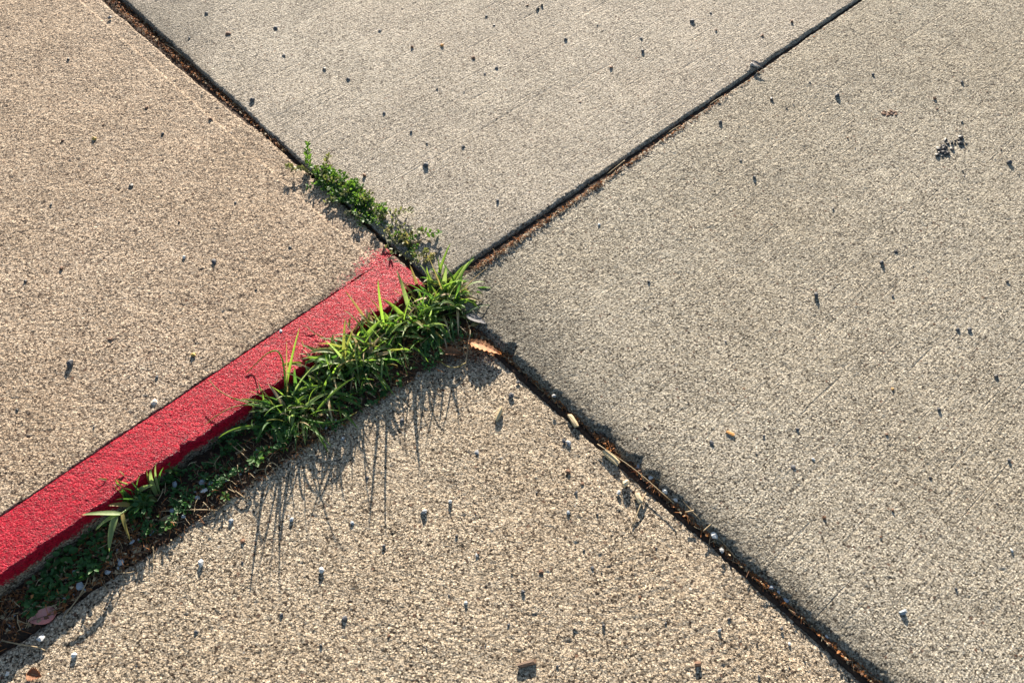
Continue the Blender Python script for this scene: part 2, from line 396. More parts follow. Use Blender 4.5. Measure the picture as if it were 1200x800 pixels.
    if paint is not None:
        pv = np.zeros(len(co)); pv[:ns*ntt] = paint(S, T).ravel()
        # skirts repeat the edge value
        pv[ns*ntt:ns*ntt+ntt] = paint(S, T)[0, :]*.9; pv[ns*ntt+ntt:ns*ntt+ntt+ns] = paint(S, T)[:, 0][::-1] - 4.0
        at_ = me.attributes.new('paint', 'FLOAT', 'POINT'); at_.data.foreach_set('value', pv[used].astype(np.float32))
    if grime is not None:
        gv = np.zeros(len(co)); gv[:ns*ntt] = grime(S, T).ravel(); gv[ns*ntt:] = 1.0
        a_ = me.attributes.new('grime', 'FLOAT', 'POINT'); a_.data.foreach_set('value', gv[used].astype(np.float32))
    me.materials.append(mat)
    o = link(name, me, pave)
    if label: o['label'] = label
    return o

KT = .100
TMID = (at(362, 196, ZL0) - OL).length
# painted kerb and its slab behind
kz = lambda s, t: zleft(s)
slab('kerb', OL, eLK, eLA, kz, .009, .008, M['left'], 100, smax=None, tmax=WK, r3=.0025, jit=.0022, amp=1.0, taper=lambda s, t: t*(1 - KT*np.clip(s, 0, 1.7)),
     chips=[('t', .045, .022, .014, .006), ('t', .155, .018, .011, .004), ('t', .47, .012, .005, .003), ('t', .63, .014, .005, .002), ('s', .02, .03, .004, .004)],
     paint=lambda s, t: np.clip(1.25 - .5*sst(t, WK-.018, WK) - .35*np.exp(-(t/.004)**2) - .95*np.exp(-(s/.020)**2)*(.7+.5*vn(s, t, .02, 88)) - .10*np.exp(-((WK-t)/.022)**2)*(1-sst(s, .12, .5)) - .12*sst(s, .32, .1), 0, 2),
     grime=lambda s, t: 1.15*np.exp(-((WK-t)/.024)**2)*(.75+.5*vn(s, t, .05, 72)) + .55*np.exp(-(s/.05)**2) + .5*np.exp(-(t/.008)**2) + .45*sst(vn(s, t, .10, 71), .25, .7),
     label='red painted kerb edge along the tan slab')
slab('concrete_slab', OL, eLK, eLA, kz, .009, .0025, M['left'], 200, t0=WK+.0022, jit=.0016, amp=1.25, taper=lambda s, t: t - WK*KT*np.clip(s, 0, 1.7) - .0020*np.exp(-(s/.22)**2),
     paint=lambda s, t: .88*np.exp(-np.clip(t-WK, 0, None)/.055)*np.exp(-(s/.17)**2) + .40*np.exp(-np.clip(t-WK, 0, None)/.006),
     chips=[('s', TMID, .36, -.013, .0)],
     extra=lambda s, t: -.0036*(1-sst(s + .0012*vn(t, t*0, .09, 61), .0500, .0545))*(.75+.5*vn(t, t*0, .05, 62)),
     grime=lambda s, t: .75*np.exp(-((t-WK)/.012)**2)*sst(s, .02, .1) + .55*np.exp(-((t-WK)/.05)**2)*np.exp(-((s-.15)/.2)**2),
     label='tan weathered slab behind the red kerb')
zright = lambda s, t=0: 0.0135 + .0090*np.exp(-(np.clip(s, 0, None)/.30)**2)
plane = lambda z: (lambda s, t: z + 0*s)
slab('concrete_slab', OT, eA, eB, plane(ZT), .007, .006, M['top'], 300, jit=.0016, amp=.62,
     grooves=[('s', .33, .1, .75, .0018, .0016), ('s', .62, .35, 1.3, .0016, .0016), ('s', .47, .05, .55, .002, .0012), ('s', .9, .1, .9, .002, .001)],
     grime=lambda s, t: .7*np.exp(-((s-1.35)/.28)**2)*np.exp(-(t/.28)**2) + .45*np.exp(-(t/.02)**2) + .4*np.exp(-(s/.02)**2) + .5*np.exp(-((s-.05)**2+(t-.1)**2)/.03),
     label='grey brushed slab across the joint from the kerb')
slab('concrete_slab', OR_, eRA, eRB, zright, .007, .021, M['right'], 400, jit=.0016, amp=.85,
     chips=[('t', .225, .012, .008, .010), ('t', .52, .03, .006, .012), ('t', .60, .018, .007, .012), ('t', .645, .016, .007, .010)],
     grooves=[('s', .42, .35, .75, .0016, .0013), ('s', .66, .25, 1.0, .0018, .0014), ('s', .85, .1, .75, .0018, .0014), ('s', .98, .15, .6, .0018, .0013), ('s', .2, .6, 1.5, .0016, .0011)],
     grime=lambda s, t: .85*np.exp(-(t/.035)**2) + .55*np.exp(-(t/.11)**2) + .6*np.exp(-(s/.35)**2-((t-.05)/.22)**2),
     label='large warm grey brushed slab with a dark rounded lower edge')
def trowel(s, t):      # arcs left by the trowel
    r = np.hypot(s-.42, t-.05); a = .0003*np.sin(r*2*math.pi/.017 + 5*vn(s, t, .09, 77))
    return a*sst(vn(s, t, .16, 78), .05, .5) - .0030*(1-sst(t + .0012*vn(s, s*0, .09, 63), .060, .0645))*(.7+.5*vn(s, s*0, .05, 64))*sst(s, .05, .1)
slab('concrete_slab', OB, eBA, eBK, plane(0.0), .010, .005, M['bottom'], 500, jit=.0022, amp=1.15, extra=trowel,
     grime=lambda s, t: .55*np.exp(-(t/.012)**2) + .6*np.exp(-(s/.03)**2)*0 + .5*np.exp(-((s-.02)**2+(t-.1)**2)/.006),
     label='beige worn slab below the kerb')

# ------------------------------------------------------------------ soil: ground sheet, joint fill, mound along the kerb
def grid_mesh(name, xs, ys, zf, mat, mask=None):
    X, Y = np.meshgrid(xs, ys, indexing='ij'); Z = zf(X, Y)
    idx = np.arange(X.size).reshape(X.shape)
    q = np.stack([idx[:-1, :-1], idx[1:, :-1], idx[1:, 1:], idx[:-1, 1:]], -1).reshape(-1, 4)
    if mask is not None:
        m = mask(X, Y); q = q[(m[:-1, :-1] | m[1:, 1:] | m[1:, :-1] | m[:-1, 1:]).ravel()]
    me, _ = mesh_np(name, np.stack([X, Y, Z], -1).reshape(-1, 3), q)
    me.materials.append(mat); return link(name, me)
def pq(X, Y):
    return (X-OX.x)*eA.x + (Y-OX.y)*eA.y, (X-OX.x)*eB.x + (Y-OX.y)*eB.y
def off(X, Y, p, e, ref):        # distance from a joint edge, positive on the side of ref
    n = Vector((-e.y, e.x, 0)); sg = 1 if (ref-p).dot(n) > 0 else -1
    return sg*((X-p.x)*n.x + (Y-p.y)*n.y)
def soil_z(X, Y):
    p, q = pq(X, Y)
    dA = off(X, Y, tA0, eA, at(200, 200)); dB = off(X, Y, tB0, eB, at(900, 300)); dC = off(X, Y, bA0, eBA, at(900, 400))
    zA = .0145 + .0085*sst(dA, .004, .020) - .010*sst(p, .55, 1.1)
    zB = .0165 + .0045*sst(dB, .002, .010)
    zC = -.011 + .010*sst(dC, -.007, .001) - .0045*sst(dC, .004, .016)
    inA = sst(p, -.01, .03); inB = sst(q, .02, .05)*sst(p, -.07, -.02)
    z = zC*(1-np.maximum(inA, inB)) + np.where(np.abs(dB) < .05, np.where(q > .03, zB, zA), zA)*np.maximum(inA, inB)
    z = np.where((p < -.02) & (q < -.10), -.035, z); z = np.where((p < -.03) & (dC < -.018), -.035, z)
    z = np.where((p > -.03) & (dA > .06), -.03, z); z = np.where((q > .03) & (dB > .04), -.03, z)
    return z + .0016*vn(X, Y, .010, 900) + .0012*vn(X, Y, .03, 901)
far = np.array([.3, 1, 3, 8, 20, 60])
xs = np.concatenate([-1.9-far[::-1], np.arange(-1.9, 1.9, .0055), 1.9+far]); ys = np.concatenate([-.2-far[::-1], np.arange(-.2, 2.7, .0055), 2.7+far])
g = grid_mesh('ground', xs, ys, soil_z, M['soil']); tag(g, kind='structure')

def kerb_uw(X, Y):        # u along the kerb from its corner, w outwards from its face
    nrm = Vector((-eLK.y, eLK.x, 0))
    if nrm.dot(eLA) > 0: nrm = -nrm
    dx, dy = X-OL.x, Y-OL.y
    return dx*eLK.x + dy*eLK.y, dx*nrm.x + dy*nrm.y
ubot, wbot = kerb_uw(np.array([bK0.x, at(60, 720).x]), np.array([bK0.y, at(60, 720).y]))
def strip_w(u): return wbot[0] + (wbot[1]-wbot[0])*(u-ubot[0])/(ubot[1]-ubot[0])
def mound_z(X, Y):
    u, w_ = kerb_uw(X, Y)
    W = strip_w(u) + .010*vn(u, u*0, .05, 910) + .006*vn(u, u*0, .016, 911)
    W = np.where(u < .28, W + .035*(1-sst(u, .05, .28)), W)
    top = .005 - .007*sst(u, .12, .55) + .002*vn(X, Y, .05, 912)
    z = top*(1-sst(w_, W-.045, W+.006)) - .010*sst(w_, W-.01, W+.010)
    # thin fan of soil over the slab corner
    c = at(545, 408); dd = np.hypot((X-c.x)/.085, (Y-c.y)/.040)
    z = np.maximum(z, .007 - .012*dd**2 + .003*vn(X, Y, .02, 915))
    z = np.where(u < -.06, z - (-.06-u)*.6, z)
    return z + .0013*vn(X, Y, .009, 913) + .0010*vn(X, Y, .005, 914)
def mound_mask(X, Y):
    u, w_ = kerb_uw(X, Y); return (u > -.13) & (u < 1.75) & (w_ > -.02) & (w_ < .16)
md = grid_mesh('soil', np.arange(-1.75, .12, .0042), np.arange(-.05, 1.35, .0042), mound_z, M['soil'], mound_mask); tag(md, kind='structure')

# heights for things that rest on the paving
def L_uv(p): return local((p[0], p[1]), OL, eLK, eLA)
def rest(x, y, surf):
    if surf == 'L':
        z = .035
        for _ in range(4):
            p = at(x, y, z); z = float(zleft(L_uv(p)[0]) + und(p.x, p.y, 200))
        return at(x, y, z)
    if surf == 'D':
        z = 0.0
        for _ in range(4):
            p = at(x, y, z); z = max(float(mound_z(np.array([p.x]), np.array([p.y]))[0]), -.004)
        return at(x, y, z)
    if surf == 'J':
        z = 0.0
        for _ in range(4):
            p = at(x, y, z); z = float(soil_z(np.array([p.x]), np.array([p.y]))[0])
        return at(x, y, z+.003)
    if surf == 'R':
        p = at(x, y, ZR); z = float(zright(local((p.x, p.y), OR_, eRA, eRB)[0])); p = at(x, y, z)
        return at(x, y, z + float(und(p.x, p.y, 400)))
    z = {'T': ZT, 'B': 0.0}[surf]; p = at(x, y, z); return at(x, y, z + float(und(p.x, p.y, {'T': 300, 'B': 500}[surf])))
def px(x, y): return (at(x+1, y) - at(x, y)).length

# ------------------------------------------------------------------ grass and weeds
def ribbon(mb, a, c, b, wid, nseg=7, fold=.22, roll=0.0, o=Vector((0, 0, 0)), base=.55, curl=0.0):
    """a grass leaf: folded ribbon along a curve, tapering to its tip"""
    P = bez(a, c, b, nseg+1); vs = []; fs = []
    for i, p in enumerate(P):
        t = i/nseg
        d = (P[min(i+1, nseg)] - P[max(i-1, 0)]).normalized()
        side = d.cross(Vector((0, 0, 1)))
        if side.length < .15: side = d.cross(Vector((.6, -.8, .1)))
        side.normalize(); up = side.cross(d).normalized()
        q = Quaternion(d, roll + curl*t); side = q @ side; up = q @ up
        ww = wid*.5*min(1, base + 2.2*t)*(max(0, 1-t)**.62) + .00012
        vs += [p + side*ww + up*ww*fold*2, p - Vector((0, 0, 0)), p - side*ww + up*ww*fold*2]
        # thickness of the midrib
        vs[-2] = p - up*.0003
    for i in range(nseg):
        k = i*3; fs += [(k, k+1, k+4, k+3), (k+1, k+2, k+5, k+4)]
    mb.add([v - o for v in vs], fs)
def blade(parent, a, c, b, wid, mat, roll=0.0, name='blade', **kw):
    mb = MB(); ribbon(mb, a, c, b, wid, roll=roll, o=Vector(parent.location), **kw)
    return link(name, mb.mesh(name), parent, M[mat])
def stem(parent, pts, rad, mat, name='stem'):
    mb = MB(); o = Vector(parent.location); tube(mb, [Vector(p)-o for p in pts], rad, 5)
    return link(name, mb.mesh(name), parent, M[mat])
def bl(parent, x0, y0, z0, x1, y1, z1, wpx, mat, arch=.35, roll=0.0, **kw):
    """blade given by where its foot and tip stand (height above the soil in metres)"""
    a = at(x0, y0, z0)
    if y1 < y0 - 14:                     # rises out of the clump: half way to upright
        q = at(x1, y1, 0); z1 = max(z1, .56*(H - a.y*H/q.y))
    b = at(x1, y1, z1); L = (b-a).length
    c = a*.45 + b*.55 + Vector((0, 0, arch*L))
    return blade(parent, a, c, b, wpx*px(x0, y0), mat, roll, **kw)
def tuft(parent, centres, n, Lr, wr, mats, spread, rnd, elev=(15, 70), bias=None):
    for i in range(n):
        x, y = rnd.choice(centres); b0 = rest(x, y, 'D')
        base = b0 + Vector((rnd.gauss(0, spread), rnd.gauss(0, spread*.8), 0)); base.z = max(base.z, 0) + .002
        az = rnd.uniform(0, 2*math.pi) if bias is None or rnd.random() < .35 else rnd.gauss(bias, .7)
        L = rnd.uniform(*Lr); el = R(rnd.uniform(*elev))
        if rnd.random() < .24: L *= rnd.uniform(1.3, 2.1); el = R(rnd.uniform(50, 80))
        d = Vector((math.cos(az), math.sin(az), 0))
        c = base + d*L*.5*math.cos(el) + Vector((0, 0, L*.55*math.sin(el)+.006))
        e = base + d*L*(math.cos(el)*.95+.05) + Vector((0, 0, L*math.sin(el)*rnd.uniform(.35, .9)))
        e.z = max(e.z, .004)
        # leaves do not dive into the kerb
        u, w_ = kerb_uw(np.array([e.x]), np.array([e.y]))
        if w_[0] < 0 and u[0] > 0: e.z = max(e.z, float(zleft(u[0]))+.006); c.z = max(c.z, e.z*.9+.01)
        blade(parent, base, c, e, rnd.uniform(*wr)*rnd.choice((.45, .7, .9, 1.05, 1.25)), rnd.choice(mats), rnd.gauss(0, .5), curl=rnd.gauss(0, .5))

GREEN = ['grass', 'grass', 'grass', 'grass_dark', 'grass_pale', 'grass']
GG = 'clumps of crabgrass along the kerb'
# 1 the thick clump at the crossing
r1 = random.Random(11)
g1 = empty('crabgrass', rest(512, 362, 'D')); tag(g1, 'thick bright green crabgrass clump growing where the four slabs meet', 'grass clump', GG)
for a in [(512, 332, .005, 528, 285, .075, 7, 'grass', .12), (520, 340, .01, 523, 309, .05, 7, 'grass_pale', .15), (522, 345, .01, 556, 303, .03, 8, 'grass_pale', .2),
          (520, 352, .01, 545, 310, .045, 9, 'grass', .2), (500, 368, .01, 518, 345, .04, 7, 'grass_pale', .3), (498, 371, .01, 546, 361, .03, 9, 'grass', .3),
          (496, 372, .01, 533, 402, .012, 9, 'grass', .35), (498, 374, .01, 515, 402, .012, 8, 'grass_dark', .35), (478, 380, .008, 495, 405, .01, 7, 'grass', .3),
          (535, 345, .01, 568, 330, .02, 7, 'grass_pale', .35), (542, 345, .01, 563, 366, .012, 8, 'grass_pale', .3), (492, 345, .008, 480, 310, .06, 5, 'grass_yellow', .1),
          (488, 352, .01, 463, 322, .055, 5, 'grass_yellow', .15), (530, 340, .01, 546, 329, .03, 7, 'grass', .3), (508, 358, .01, 530, 330, .05, 8, 'grass', .2),
          (505, 350, .01, 500, 312, .05, 5, 'grass', .1), (525, 360, .01, 560, 352, .02, 8, 'grass', .3), (512, 362, .01, 544, 345, .035, 9, 'grass_pale', .3),
          (540, 330, .008, 563, 316, .018, 5, 'grass_dark', .2), (494, 374, .01, 490, 352, .05, 7, 'grass_dark', .3)]:
    bl(g1, *a, roll=r1.gauss(0, .35))
for p in [[(505, 368, .006), (515, 352, .02), (528, 338, .03), (540, 326, .03)], [(505, 368, .006), (496, 355, .025), (489, 340, .035)], [(512, 372, .006), (530, 366, .015), (546, 358, .015)]]:
    stem(g1, [at(*q) for q in p], .0013, 'grass_pale')
tuft(g1, [(508, 360), (520, 350), (500, 372), (530, 345), (490, 378), (525, 358), (515, 338), (538, 348), (480, 384), (498, 385)], 215, (.04, .09), (.006, .0125), GREEN + ['grass_pale', 'grass_yellow', 'grass_dark', 'straw', 'grass_olive'], .016, r1, (20, 65))
# 2 the broad-leaved clump half way
r2 = random.Random(12)
g2 = empty('crabgrass', rest(418, 418, 'D')); tag(g2, 'broad bladed crabgrass clump leaning on the middle of the red kerb', 'grass clump', GG)
for a in [(436, 385, .01, 404, 340, .07, 4, 'grass_yellow', .08), (410, 424, .015, 357, 440, .035, 9, 'grass_pale', .35), (408, 416, .015, 361, 414, .04, 9, 'grass_pale', .35),
          (404, 420, .015, 352, 429, .035, 9, 'grass', .35), (424, 404, .015, 450, 374, .05, 8, 'grass', .25), (446, 392, .01, 476, 388, .03, 9, 'grass_pale', .35),
          (424, 425, .015, 457, 443, .012, 8, 'grass', .35), (412, 414, .02, 413, 441, .02, 9, 'grass_pale', .4), (404, 422, .02, 388, 446, .012, 6, 'grass_pale', .4),
          (420, 438, .01, 440, 460, .008, 6, 'grass_dark', .3), (440, 384, .015, 452, 366, .04, 8, 'grass', .3), (396, 405, .02, 385, 396, .04, 8, 'grass_pale', .3),
          (414, 405, .02, 391, 397, .045, 10, 'grass_pale', .35), (430, 405, .02, 412, 392, .05, 9, 'leaf_tan', .3), (450, 400, .01, 472, 415, .012, 8, 'grass', .35),
          (466, 388, .01, 470, 410, .012, 8, 'grass', .4), (455, 385, .01, 445, 360, .045, 7, 'grass', .2), (386, 425, .01, 354, 404, .05, 7, 'grass', .3),
          (398, 432, .015, 372, 420, .045, 9, 'grass', .35), (438, 410, .015, 432, 438, .012, 8, 'grass_pale', .4), (360, 420, .008, 345, 430, .02, 6, 'grass', .3), (362, 424, .01, 353, 398, .045, 3, 'grass_yellow', .1)]:
    bl(g2, *a, roll=r2.gauss(0, .3))
for p in [[(452, 404, .006), (436, 408, .02), (418, 410, .03), (402, 418, .03)], [(436, 404, .008), (438, 390, .03), (440, 376, .04)]]:
    stem(g2, [at(*q) for q in p], .0014, 'grass_pale')
tuft(g2, [(415, 418), (430, 405), (448, 395), (400, 424), (462, 388), (385, 432), (425, 425), (470, 382), (425, 438), (442, 424), (405, 438), (458, 412)], 235, (.04, .09), (.006, .0125), GREEN + ['grass_pale', 'straw', 'grass_yellow', 'grass_olive', 'grass_dark'], .018, r2, (18, 60))
# 3 the spidery tuft
r3 = random.Random(13)
g3 = empty('crabgrass', rest(333, 478, 'D')); tag(g3, 'spidery crabgrass tuft with long thin stalks reaching over the red kerb', 'grass clump', GG)
for a in [(333, 466, .01, 351, 384, .075, 5, 'grass', .05), (337, 470, .01, 336, 398, .06, 2.2, 'grass_yellow', .05), (322, 476, .012, 279, 468, .065, 5, 'grass', .2),
          (306, 500, .01, 256, 513, .045, 5, 'grass', .35), (314, 496, .012, 300, 520, .01, 5, 'grass', .3), (318, 492, .01, 338, 530, .004, 7, 'grass', .25),
          (346, 472, .01, 344, 512, .008, 6, 'grass_pale', .3), (356, 488, .012, 358, 522, .006, 5, 'grass_pale', .3), (364, 494, .012, 386, 532, .004, 5, 'grass', .25),
          (367, 488, .012, 416, 442, .02, 5, 'grass', .2), (398, 480, .01, 420, 503, .006, 5, 'grass', .25), (352, 485, .012, 384, 461, .03, 7, 'grass_pale', .3),
          (345, 478, .01, 362, 462, .035, 7, 'grass', .3), (340, 465, .01, 378, 452, .035, 6, 'grass', .3), (330, 478, .01, 298, 488, .03, 8, 'grass_dark', .4),
          (326, 480, .01, 305, 470, .045, 8, 'grass_dark', .35), (348, 462, .01, 345, 430, .05, 5, 'grass_dark', .15), (372, 460, .01, 425, 470, .01, 5, 'grass', .3), (396, 466, .01, 426, 478, .006, 5, 'grass', .3),
          (340, 486, .01, 350, 516, .006, 6, 'grass', .3), (326, 486, .01, 322, 520, .006, 6, 'grass_dark', .3), (358, 470, .01, 372, 490, .01, 6, 'grass', .35)]:
    bl(g3, *a, roll=r3.gauss(0, .25))
tuft(g3, [(333, 478), (345, 474), (360, 470), (352, 484), (375, 455), (390, 448), (345, 495), (365, 482), (318, 490)], 130, (.035, .08), (.0045, .0085), GREEN + ['grass_dark', 'straw', 'grass_olive'], .016, r3, (15, 60))
def stalk(parent, pix, r0, r1_, m1, m2, cut):
    pts = [at(*q) for q in pix]
    fine_ = []
    for i in range(len(pts)-1):      # Catmull-Rom
        p0, p1, p2, p3 = pts[max(i-1, 0)], pts[i], pts[i+1], pts[min(i+2, len(pts)-1)]
        for k in range(5):
            t = k/5; fine_.append(.5*((2*p1) + (p2-p0)*t + (2*p0-5*p1+4*p2-p3)*t*t + (3*p1-p0-3*p2+p3)*t**3))
    fine_.append(pts[-1]); n = len(fine_); c = int(n*cut)
    rr = [r0 + (r1_-r0)*i/(n-1) for i in range(n)]
    stem(parent, fine_[:c+1], rr[:c+1], m1); 
    if c < n-1: stem(parent, fine_[c:], rr[c:], m2, 'dry_tip')
stalk(g3, [(334, 466, .01), (334, 444, .05), (331, 422, .085), (324, 411, .105), (312, 415, .082), (300, 426, .054), (288, 437, .048)], .0022, .0009, 'grass', 'grass_yellow', .62)
stalk(g3, [(330, 480, .01), (315, 476, .035), (296, 473, .05), (270, 465, .062), (254, 455, .068), (245, 445, .07)], .0022, .0007, 'grass', 'grass_yellow', .55)
stalk(g3, [(312, 478, .03), (290, 474, .05), (270, 478, .058), (252, 488, .056), (240, 498, .054)], .0018, .0007, 'grass_pale', 'grass_yellow', .3)
stalk(g3, [(332, 480, .012), (350, 488, .018), (365, 493, .02), (382, 495, .022), (400, 492, .024), (418, 483, .026)], .0024, .0011, 'grass', 'grass_yellow', .9)
# 4 the sprig in the shade of the kerb, lit at its top
g4 = empty('crabgrass', rest(160, 590, 'D')); tag(g4, 'small pale crabgrass sprig by itself low beside the left end of the red kerb', 'grass clump', GG)
r4 = random.Random(14)
stalk(g4, [(162, 588, .005), (152, 594, .03), (143, 601, .045), (136, 604, .05)], .0024, .0016, 'grass_pale', 'grass_pale', 1.0)
for a in [(141, 602, .048, 95, 603, .062, 8, 'grass_pale', .12), (137, 603, .05, 112, 621, .045, 7, 'grass_pale', .2), (136, 604, .05, 128, 646, .03, 9, 'grass_pale', .2), (143, 600, .046, 153, 634, .02, 5, 'grass_yellow', .25),
          (152, 592, .03, 126, 592, .05, 7, 'grass_yellow', .2), (158, 580, .02, 180, 568, .05, 8, 'grass_pale', .25), (155, 580, .025, 149, 567, .055, 6, 'grass_pale', .1), (160, 585, .015, 176, 580, .03, 8, 'grass', .3)]:
    bl(g4, *a, roll=r4.gauss(0, .25))

tuft(g4, [(165, 585), (172, 592), (180, 582), (158, 598), (188, 590)], 46, (.025, .055), (.005, .009), ['grass_dark', 'grass', 'grass_pale', 'grass_olive'], .010, r4, (25, 70))
for (g_, cs, k) in ((g2, [(430, 432), (448, 418), (466, 404)], 20), (g1, [(515, 380), (500, 392), (535, 372)], 18), (g3, [(350, 500), (365, 488), (385, 468)], 16)):
    for i in range(k):
        x, y = r2.choice(cs); a = rest(x + r2.gauss(0, 6), y + r2.gauss(0, 5), 'D'); az = r2.gauss(-.9, .8); L = r2.uniform(.04, .085); d = Vector((math.cos(az), math.sin(az), 0))
        a.z = max(a.z, 0) + .004
        blade(g_, a, a + d*L*.5 + Vector((0, 0, L*r2.uniform(.25, .6))), a + d*L + Vector((0, 0, r2.uniform(.001, .012))), r2.uniform(.004, .009), r2.choice(['grass', 'grass', 'grass_pale', 'grass_dark', 'straw', 'grass_olive']), r2.gauss(0, .4))
# small round-leaved shoots
def leaflet(mb, p, d, up, L, W):
    side = d.cross(up).normalized(); up = side.cross(d).normalized()
    a = p; m = p + d*L*.55 - up*L*.06; t = p + d*L
    l1 = p + d*L*.3 + side*W*.42 + up*W*.12; l2 = p + d*L*.72 + side*W*.40 + up*W*.12
    k1 = p + d*L*.3 - side*W*.42 + up*W*.12; k2 = p + d*L*.72 - side*W*.40 + up*W*.12
    mb.add([a, l1, l2, t, k2, k1, m], [(0, 6, 1), (1, 6, 2), (2, 6, 3), (3, 6, 4), (4, 6, 5), (5, 6, 0)])
def shoot(parent, pts, nleaf, Lleaf, mat, rnd, name='leafy_stem', tip=True):
    mb = MB(); o = Vector(parent.location); P = [Vector(p)-o for p in pts]
    tube(mb, P, .0009, 4)
    m = len(P)-1
    for i in range(nleaf):
        f = (i+.6)/nleaf*m; k = min(int(f), m-1); p = P[k].lerp(P[k+1], f-k); d = (P[k+1]-P[k]).normalized()
        sgn = 1 if i % 2 else -1
        s_ = d.cross(Vector((0, 0, 1)))
        if s_.length < .1: s_ = Vector((1, 0, 0))
        s_.normalize(); s_ = Quaternion(d, rnd.gauss(0, .6)) @ s_
        dd = (s_*sgn*.8 + d*.45 + Vector((0, 0, rnd.uniform(0, .6)))).normalized()
        leaflet(mb, p, dd, Vector((rnd.gauss(0, .4), rnd.gauss(0, .4), 1)).normalized(), Lleaf*rnd.uniform(.7, 1.2), Lleaf*rnd.uniform(.5, .75))
    if tip:
        for k in range(3):
            az = rnd.uniform(0, 6.3); leaflet(mb, P[-1], Vector((math.cos(az), math.sin(az), .7)).normalized(), Vector((0, 0, 1)), Lleaf*.8, Lleaf*.5)
    return link(name, mb.mesh(name), parent, M[mat])
rw = random.Random(21)
cw = empty('creeping_weed', at(425, 225, .02)); tag(cw, 'low mat of tiny leaved green weed filling the joint above the red kerb', 'weed')
line = [(368, 202), (384, 216), (399, 230), (414, 241), (430, 252), (446, 263)]
for i in range(150):
    t = rw.betavariate(1.5, 1.3)*(len(line)-1.001); k = int(t); f = t-k
    x = line[k][0]*(1-f)+line[k+1][0]*f; y = line[k][1]*(1-f)+line[k+1][1]*f
    b = at(x+rw.gauss(0, 2.5), y+rw.gauss(0, 2.5), .018)
    az = rw.gauss(math.atan2(eB.y, eB.x), 1.0) if rw.random() < .72 else rw.uniform(0, 6.3)
    L = rw.uniform(.02, .052) if k > 0 else rw.uniform(.015, .03); d = Vector((math.cos(az), math.sin(az), 0))
    hgt = rw.uniform(.012, .030)
    pts = [b, b + d*L*.35 + Vector((0, 0, hgt*.7)), b + d*L*.7 + Vector((0, 0, hgt)), b + d*L + Vector((0, 0, hgt*.85))]
    shoot(cw, pts, rw.randint(7, 11), .0105, rw.choice(['weed', 'weed', 'weed', 'weed_dull']), rw)
for pix, n, mt in [([(363, 197, .02), (361, 188, .035), (360, 178, .05), (361, 168, .062)], 14, 'weed'), ([(367, 203, .02), (357, 200, .038), (347, 197, .044), (336, 196, .046)], 13, 'weed_dull'),
               ([(455, 250, .02), (468, 247, .036), (476, 246, .04), (483, 248, .04)], 8, 'weed_dull'), ([(452, 258, .02), (470, 264, .034), (486, 269, .036), (497, 272, .038)], 8, 'weed_dull'),
               ([(486, 269, .034), (500, 272, .038), (515, 273, .04)], 7, 'weed'), ([(466, 262, .03), (470, 275, .036), (476, 284, .036)], 5, 'weed_dull'), ([(448, 260, .02), (450, 272, .034), (454, 285, .034), (458, 298, .034)], 5, 'weed_dull'),
               ([(452, 272, .03), (464, 282, .03), (480, 288, .03)], 5, 'weed_dull'), ([(385, 200, .02), (383, 190, .032), (385, 183, .036)], 6, 'weed_dull'), ([(460, 290, .02), (472, 298, .03), (484, 306, .03)], 5, 'weed_dull')]:
    shoot(cw, [at(*q) for q in pix], int(n*1.6), .0135, mt, rw)
for i in range(46):
    t = rw.random(); b = at(452+46*t+rw.gauss(0, 4), 268+46*t+rw.gauss(0, 3), .020); az = rw.uniform(-.5, 2.4); L = rw.uniform(.012, .035); d = Vector((math.cos(az), math.sin(az), 0)); hgt = rw.uniform(.006, .02)
    shoot(cw, [b, b + d*L*.5 + Vector((0, 0, hgt)), b + d*L + Vector((0, 0, hgt))], rw.randint(4, 7), .009, rw.choice(['weed_dull', 'weed_dull', 'weed', 'grass_yellow']), rw)
stem(cw, [at(505, 283, .03), at(496, 280, .036), at(486, 284, .032), at(478, 287, .03)], .0022, 'straw', 'dry_stem')

# shade weeds along the foot of the kerb: nobody could count the leaves
def cover(name, zone, n, mats, Lr, hmax, rnd, label, cat):
    mb = MB()
    for i in range(n):
        u = rnd.uniform(*zone); W = float(strip_w(u))
        w_ = rnd.uniform(0.004, W*(1.08 if zone[0] < .1 else .80))
        dens = .5 + .5*float(vn(np.array([u]), np.array([w_]), .035, 66)[0])
        if rnd.random() > -.35 + dens*1.7: continue
        p = OL + eLK*u; nv = Vector((-eLK.y, eLK.x, 0)); nv = nv if nv.dot(eLA) < 0 else -nv
        p = p + nv*w_; p.z = max(float(mound_z(np.array([p.x]), np.array([p.y]))[0]), -.006)
        hh = rnd.uniform(.004, hmax)*(.5+dens)
        for k in range(rnd.randint(3, 6)):
            az = rnd.uniform(0, 6.3); d = Vector((math.cos(az), math.sin(az), rnd.uniform(-.1, .7))).normalized()
            leaflet(mb, p + Vector((0, 0, hh*rnd.uniform(.5, 1))) + d*.002, d, Vector((rnd.gauss(0, .3), rnd.gauss(0, .3), 1)).normalized(), rnd.uniform(*Lr), rnd.uniform(*Lr)*.6)
        tube(mb, [p, p + Vector((rnd.gauss(0, .003), rnd.gauss(0, .003), hh))], .0006, 3)
    o = link(name, mb.mesh(name), None, M[mats]); tag(o, label, cat, None, 'stuff'); return o
rc = random.Random(31)
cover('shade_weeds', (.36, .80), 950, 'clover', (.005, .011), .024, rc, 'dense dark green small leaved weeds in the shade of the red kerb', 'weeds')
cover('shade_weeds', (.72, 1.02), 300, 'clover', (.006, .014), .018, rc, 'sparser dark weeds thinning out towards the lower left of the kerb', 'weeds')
cover('shade_weeds', (.02, .42), 620, 'clover', (.006, .012), .014, rc, 'short dark weeds under the crabgrass clumps', 'weeds')

